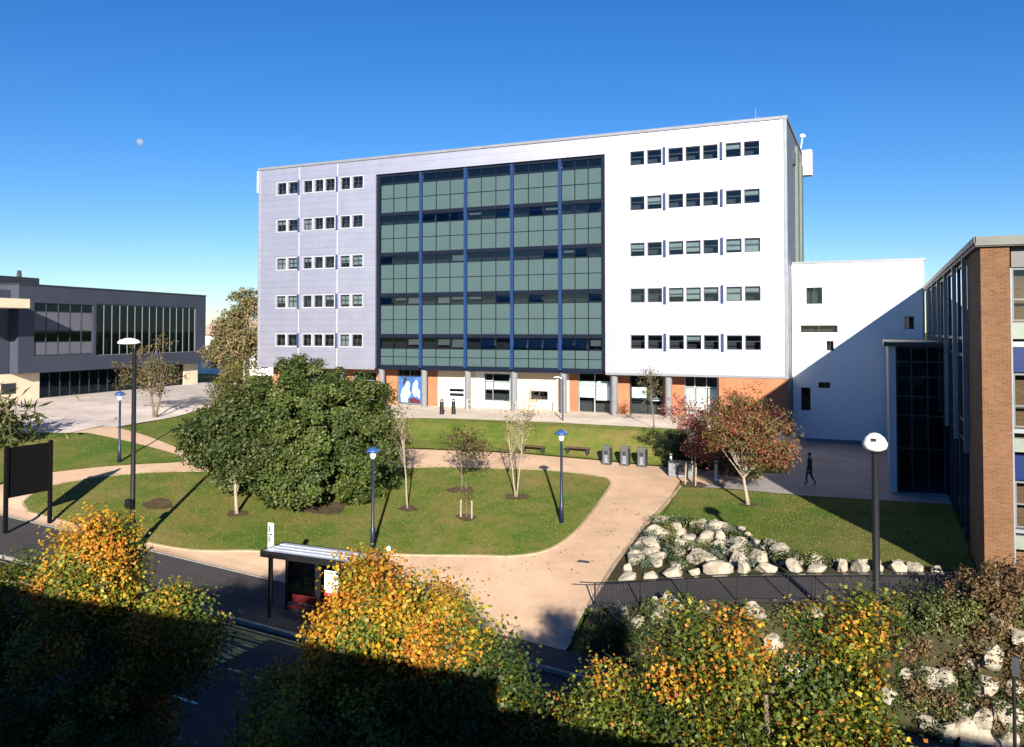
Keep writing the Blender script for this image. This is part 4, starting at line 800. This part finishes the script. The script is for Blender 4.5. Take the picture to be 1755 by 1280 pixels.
mb = MB(); mb.box(-22.37,-22.30,26.522,26.529,3.95,4.2); mb.box(-22.37,-22.30,26.522,26.529,3.55,3.8); mb.box(-22.34,-22.18,26.522,26.529,3.84,3.9); mb.build('panel_mark', M['navypost'], fl)
# ------------------------------------------------------------------ notice board on the left
z = gz(-38.8,28.2); bd = thing('notice_board', 'large black notice board on two posts at the left edge, seen from behind', 'sign', (-38.8,28.2,z))
for y, zt in ((27.0,6.4),(29.35,6.4)): MB().box(-38.88,-38.72,y-.08,y+.08,gz(-38.8,y)-.15,zt).build('post', M['board'], bd)
MB().box(-38.86,-38.78,27.09,29.26,3.85,6.3).build('panel', M['board'], bd)
mb = MB(); mb.box(-38.90,-38.862,27.12,29.24,3.95,6.2); mb.build('panel_face', M['white'], bd)
# ------------------------------------------------------------------ ramp railing
PR = [(x, 31.42) for x in np.arange(-10.3, 12.3, .13)]
rl = thing('ramp_railing', 'long dark metal railing with upright bars along the near side of the ramp', 'railing', (0,31.42,gz(0,31.42)))
top = [(x, y, gz(x, y)+1.0) for x, y in PR[::6]]; bot = [(x, y, gz(x, y)+.12) for x, y in PR[::6]]
MB().tube([(-10.9,31.3,gz(-10.3,31.42)+1.0)]+top,.022,6).build('top_rail', M['blackpost'], rl); MB().tube(bot,.015,6).build('bottom_rail', M['blackpost'], rl)
mb = MB()
for x, y in PR: q = gz(x, y); mb.box(x-.006,x+.006,y-.006,y+.006,q+.12,q+1.0)
mb.build('bars', M['blackpost'], rl)
for x, y in PR[::14]: q = gz(x, y); MB().box(x-.022,x+.022,y-.026,y+.026,q-.1,q+1.02).build('post', M['blackpost'], rl)
# ------------------------------------------------------------------ bins, benches, bollards, cabinet
def litter_bin(x, y, label):
    z = gz(x, y); t = thing('litter_bin', label, 'bin', (x,y,z), 'litter bins by the path')
    MB().box(x-.28,x+.28,y-.22,y+.22,z-.05,z+1.02).build('body', M['dark_trim'], t)
    mb = MB(); mb.box(x-.22,x-.12,y-.26,y-.222,z,z+1.1); mb.box(x+.12,x+.22,y-.26,y-.222,z,z+1.1); mb.box(x-.13,x+.13,y-.26,y-.222,z+.86,z+1.1); mb.box(x-.3,x+.3,y-.26,y+.24,z+1.1,z+1.16); mb.build('hood', principled('dull_steel', (.10,.105,.11), .5, .3), t)
    MB().box(x-.11,x+.11,y-.25,y-.222,z+.08,z+.6).build('door', M['grey_trim'], t)
litter_bin(-15.85,50.9,'leftmost of three silver hooded litter bins beside the path'); litter_bin(-14.7,51.05,'middle of three silver hooded litter bins beside the path'); litter_bin(-13.6,51.1,'rightmost of three silver hooded litter bins beside the path')
def bench(x, y, rz, label):
    z = gz(x, y); t = thing('park_bench', label, 'bench', (x,y,z), 'timber benches beside the path')
    for k in range(3): MB().rbox((x,y-.2+.17*k,z+.45),(1.7,.14,.05)).build('seat_slat', M['wood'], t)
    for dx in (-.7,.7): MB().rbox((x+dx,y,z+.2),(.07,.45,.44)).build('leg', M['dark_trim'], t)
bench(-21.3,51.8,0,'timber bench behind the path, left of the navy lamp at the lawn tip'); bench(-18.3,52.3,0,'timber bench behind the path, right of the navy lamp at the lawn tip')
def bollard(x, y, h, r, mat, label, grp):
    z = gz(x, y); t = thing('bollard', label, 'bollard', (x,y,z), grp)
    MB().lathe((x,y,z-.05),[(r*1.15,0),(r*1.15,.1),(r,.14),(r,h-.1),(r*.7,h)],12).build('body', M[mat], t, True); MB().lathe((x,y,z+h-.22),[(r*1.06,0),(r*1.06,.07)],12).build('band', M['steel'] if mat != 'steel' else M['dark_trim'], t)
bollard(-32.1,58.7,1.25,.17,'blackpost','left of two black bollards on the forecourt','forecourt bollards'); bollard(-31.3,59.2,1.25,.16,'blackpost','right of two black bollards on the forecourt','forecourt bollards')
bollard(-11.6,50.3,1.15,.1,'steel','pale steel bollard left of the dark bench cabinet','steel bollards'); bollard(-8.6,48.7,1.2,.1,'steel','pale steel bollard between the pink tree and the red tree','steel bollards')
z = gz(-10.7,49.3); t = thing('utility_cabinet', 'low dark grey cabinet beside the path next to the staked pink tree', 'cabinet', (-10.7,49.3,z))
MB().rbox((-10.7,49.3,z+.4),(1.5,.6,.8)).build('body', M['grey_trim'], t); MB().rbox((-10.7,49.3,z+.84),(1.6,.7,.07)).build('lid', M['dark_trim'], t); MB().rbox((-10.7,48.985,z+.42),(.66,.025,.6)).build('door', M['dark_trim'], t)
z = gz(-12.2,35.6); t = thing('drain_cover', 'small dark drain cover set in the pale path', 'drain', (-12.2,35.6,z)); MB().rbox((-12.2,35.6,z+.0),(.62,.42,.03)).build('frame', M['kerb'], t); MB().rbox((-12.2,35.6,z+.012),(.5,.32,.03)).build('grate', M['dark_trim'], t)
z = gz(-21.3,33.75); t = thing('marker_post', 'small white marker stone at the lawn edge beside the navy lamp', 'marker', (-21.3,33.75,z)); MB().lathe((-21.3,33.75,z),[(.1,0),(.1,.16),(.05,.22)],8).build('stone', M['white'], t)
# thin pole at the lower right, on the footway
z = gz(3.55,28.3); t = thing('sign_pole', 'thin black pole at the bottom right corner in front of the boulders', 'pole', (3.55,28.3,z))
MB().tube([(3.55,28.3,z-.1),(3.55,28.3,z+2.7)],.05,8).build('post', M['blackpost'], t); MB().rbox((3.6,28.28,z+2.95),(.2,.06,.55)).build('sign_back', M['dark_trim'], t)

# ------------------------------------------------------------------ person walking across the plaza
def person(x, y, z, rz):
    t = thing('person', 'person in dark jacket and jeans walking across the shaded plaza', 'person', (x,y,z))
    J = {}; E = []; rad = {}
    def j(n, p, r, par=None):
        J[n] = Vector(p); rad[n] = r
        if par: E.append((par, n))
    j('pelvis',(0,0,.93),.15); j('waist',(0,0,1.08),.13,'pelvis'); j('chest',(0,.01,1.3),.165,'waist'); j('neck',(0,.02,1.47),.065,'chest'); j('head0',(0,.03,1.57),.085,'neck'); j('head1',(0,.045,1.68),.095,'head0'); j('nose',(0,.13,1.61),.016,'head0')
    for s, sw in ((-1,1),(1,-1)):
        n = 'L' if s < 0 else 'R'
        j('hip'+n,(s*.09,0,.88),.105,'pelvis'); j('knee'+n,(s*.10,.10*sw+.05,.5),.065,'hip'+n); j('ank'+n,(s*.10,.22*sw-.08,.09),.042,'knee'+n); j('toe'+n,(s*.11,.22*sw+.1,.045),.036,'ank'+n)
        j('sh'+n,(s*.19,.0,1.4),.07,'chest'); j('elb'+n,(s*.25,-.1*sw,1.13),.048,'sh'+n); j('wri'+n,(s*.24,-.16*sw+.08,.89),.03,'elb'+n); j('palm'+n,(s*.235,-.16*sw+.10,.83),.03,'wri'+n)
        for f, (dx, ln) in enumerate(((-.028,.06),(-.01,.072),(.01,.066),(.026,.05))):
            j('f%d'%f+n,(s*.235,-.16*sw+.10+dx*1.,.83-.045),.010,'palm'+n); j('g%d'%f+n,(s*.225,-.16*sw+.115+dx,.83-.045-ln*.7),.008,'f%d'%f+n)
        j('th'+n,(s*.215,-.16*sw+.135,.815),.010,'palm'+n); j('ti'+n,(s*.205,-.16*sw+.15,.78),.008,'th'+n)
    names = list(J); me = bpy.data.meshes.new('body'); me.from_pydata([J[n] for n in names], [(names.index(a), names.index(b)) for a,b in E], [])
    o = bpy.data.objects.new('body', me); COL.objects.link(o); md = o.modifiers.new('skin','SKIN'); sd = o.modifiers.new('sub','SUBSURF'); sd.levels = 2; sd.render_levels = 2
    for i, n in enumerate(names): me.skin_vertices[0].data[i].radius = (rad[n], rad[n]*(.8 if n in ('chest','waist','pelvis') else 1)); me.skin_vertices[0].data[i].use_root = (i == 0)
    bpy.context.view_layer.update(); m2 = bpy.data.meshes.new_from_object(o.evaluated_get(bpy.context.evaluated_depsgraph_get())); bpy.data.objects.remove(o)
    m2.name = 'body'; m2.materials.clear()
    for q in ('skin','cloth','jeans','dark_trim'): m2.materials.append(M[q])
    for p in m2.polygons:
        c = p.center; p.use_smooth = True
        p.material_index = 0 if c.z > 1.48 else (3 if c.z < .11 else (2 if c.z < .9 and abs(c.x) < .2 else (0 if c.z < .88 else 1)))
    b = bpy.data.objects.new('body', m2); COL.objects.link(b); b.parent = t
    bm = bmesh.new(); bmesh.ops.create_uvsphere(bm, u_segments=14, v_segments=10, radius=.108)
    for v in bm.verts: v.co = Vector((v.co.x*.95, v.co.y*1.08+.025, v.co.z*1.05+1.68))
    bmesh.ops.delete(bm, geom=[v for v in bm.verts if v.co.z < 1.63 or (v.co.y > .085 and v.co.z < 1.72)], context='VERTS')
    hm = bpy.data.meshes.new('hair'); bm.to_mesh(hm); bm.free(); hm.materials.append(M['hair']); h = bpy.data.objects.new('hair', hm); COL.objects.link(h); h.parent = t
    t.rotation_euler.z = rz
person(-3.5,48.75,gz(-3.5,48.75)+.01,R(75))

# ------------------------------------------------------------------ moon
mo = np.array([-2440.,2184.,697.])
bm = bmesh.new(); bmesh.ops.create_uvsphere(bm, u_segments=32, v_segments=16, radius=13.); me = bpy.data.meshes.new('moon'); bm.to_mesh(me); bm.free(); me.materials.append(M['moon'])
for p in me.polygons: p.use_smooth = True
o = bpy.data.objects.new('moon', me); COL.objects.link(o); o.location = mo; tag(o, 'small pale daytime moon in the blue sky at upper left', 'moon')

# ------------------------------------------------------------------ fallen leaves
rg = np.random.default_rng(77); N = 1200
fx = np.concatenate([rg.uniform(-42,-14,N//2), rg.uniform(-26,-3,N-N//2)]); fy = np.concatenate([rg.uniform(30,47,N//2), rg.uniform(34,47,N-N//2)])
P = np.stack([fx, fy, hh(fx, fy)+.06], 1); nr = rg.normal(size=(N,3))*.25+np.array([0,0,1]); nr /= np.linalg.norm(nr,axis=1,keepdims=True)
holder = bpy.data.objects.new('tmp', None); COL.objects.link(holder)
o = leaf_mesh('fallen_leaves', P, nr, rg.uniform(.06,.13,N), np.array([(.20,.10,.03),(.28,.16,.04),(.12,.06,.025)])[rg.integers(0,3,N)], M['leaf'], holder, 'oak', rng=rg); o.parent = None; bpy.data.objects.remove(holder); o['kind'] = 'stuff'

def inside(px, py, poly):
    r = np.zeros(len(px), bool); n = len(poly)
    for a in range(n):
        (x0, y0), (x1, y1) = poly[a], poly[(a+1)%n]
        c = ((y0 > py) != (y1 > py)) & (px < (x1-x0)*(py-y0)/(y1-y0+1e-12)+x0); r ^= c
    return r
def tufts(poly, dens, name, seed):
    rg = np.random.default_rng(seed); P_ = np.array(poly); lo, hi = P_.min(0), P_.max(0); N = int(dens*(hi-lo).prod())
    x = rg.uniform(lo[0], hi[0], N); y = rg.uniform(lo[1], hi[1], N); k = inside(x, y, poly); x, y = x[k], y[k]; N = len(x)
    nr = rg.normal(size=(N,3)); nr[:,2] *= .3; nr /= np.linalg.norm(nr, axis=1, keepdims=True)
    h = bpy.data.objects.new('tmp', None); COL.objects.link(h)
    f = np.array([mnoise.noise(Vector((a*.35, b*.35, 3.))) for a, b in zip(x, y)])[:,None]
    T = np.array([(.075,.135,.016)])*(1-np.clip(f+.45,0,1))+np.array([(.19,.165,.045)])*np.clip(f+.45,0,1)
    o = leaf_mesh(name, np.stack([x, y, hh(x, y)+.04], 1), nr, rg.uniform(.035,.07,N), T*rg.uniform(.78,1.15,(N,1)), M['leaf'], h, 'oak', rng=rg)
    o.parent = None; bpy.data.objects.remove(h); o['kind'] = 'stuff'
tufts(main_lawn, 120, 'grass', 5); tufts(right_lawn, 120, 'grass', 6); tufts(upper_lawn, 70, 'grass', 8); tufts(left_lawn, 70, 'grass', 9)

# ------------------------------------------------------------------ light, sky, camera
Ld = Vector((-.427,.846,-.319)).normalized()
sl = bpy.data.lights.new('sun', 'SUN'); sl.energy = 5.0; sl.angle = R(.53); sl.color = (1.,.93,.80)
so = bpy.data.objects.new('sun', sl); COL.objects.link(so); so.rotation_euler = Ld.to_track_quat('-Z','Y').to_euler(); so.location = (30,-60,40)
w = bpy.data.worlds.new('World'); scene.world = w; w.use_nodes = True; nt = w.node_tree
bg = nt.nodes['Background']; sk = nt.nodes.new('ShaderNodeTexSky'); sk.sky_type = 'NISHITA'; sk.sun_disc = False
sk.sun_elevation = R(18.6); sk.sun_rotation = R(153.2); sk.altitude = 0; sk.air_density = 1.0; sk.dust_density = .0; sk.ozone_density = 5.
hs_ = nt.nodes.new('ShaderNodeHueSaturation'); hs_.inputs['Saturation'].default_value = 1.22; hs_.inputs['Hue'].default_value = .511; nt.links.new(sk.outputs[0], hs_.inputs['Color']); hs_.inputs['Value'].default_value = 1.0; nt.links.new(hs_.outputs[0], bg.inputs[0]); bg.inputs[1].default_value = .053
cd = bpy.data.cameras.new('camera'); cam = bpy.data.objects.new('camera', cd); COL.objects.link(cam)
cam.location = (0,0,12); cam.rotation_euler = (R(90+1.45), 0, R(23.83)); cd.lens = 1417*36/1755; cd.sensor_width = 36; cd.shift_y = -109/1755; cd.clip_start = .1; cd.clip_end = 8000
scene.camera = cam
scene.view_settings.view_transform = 'Standard'; scene.view_settings.look = 'None'; scene.view_settings.exposure = 1.38; scene.view_settings.gamma = 1
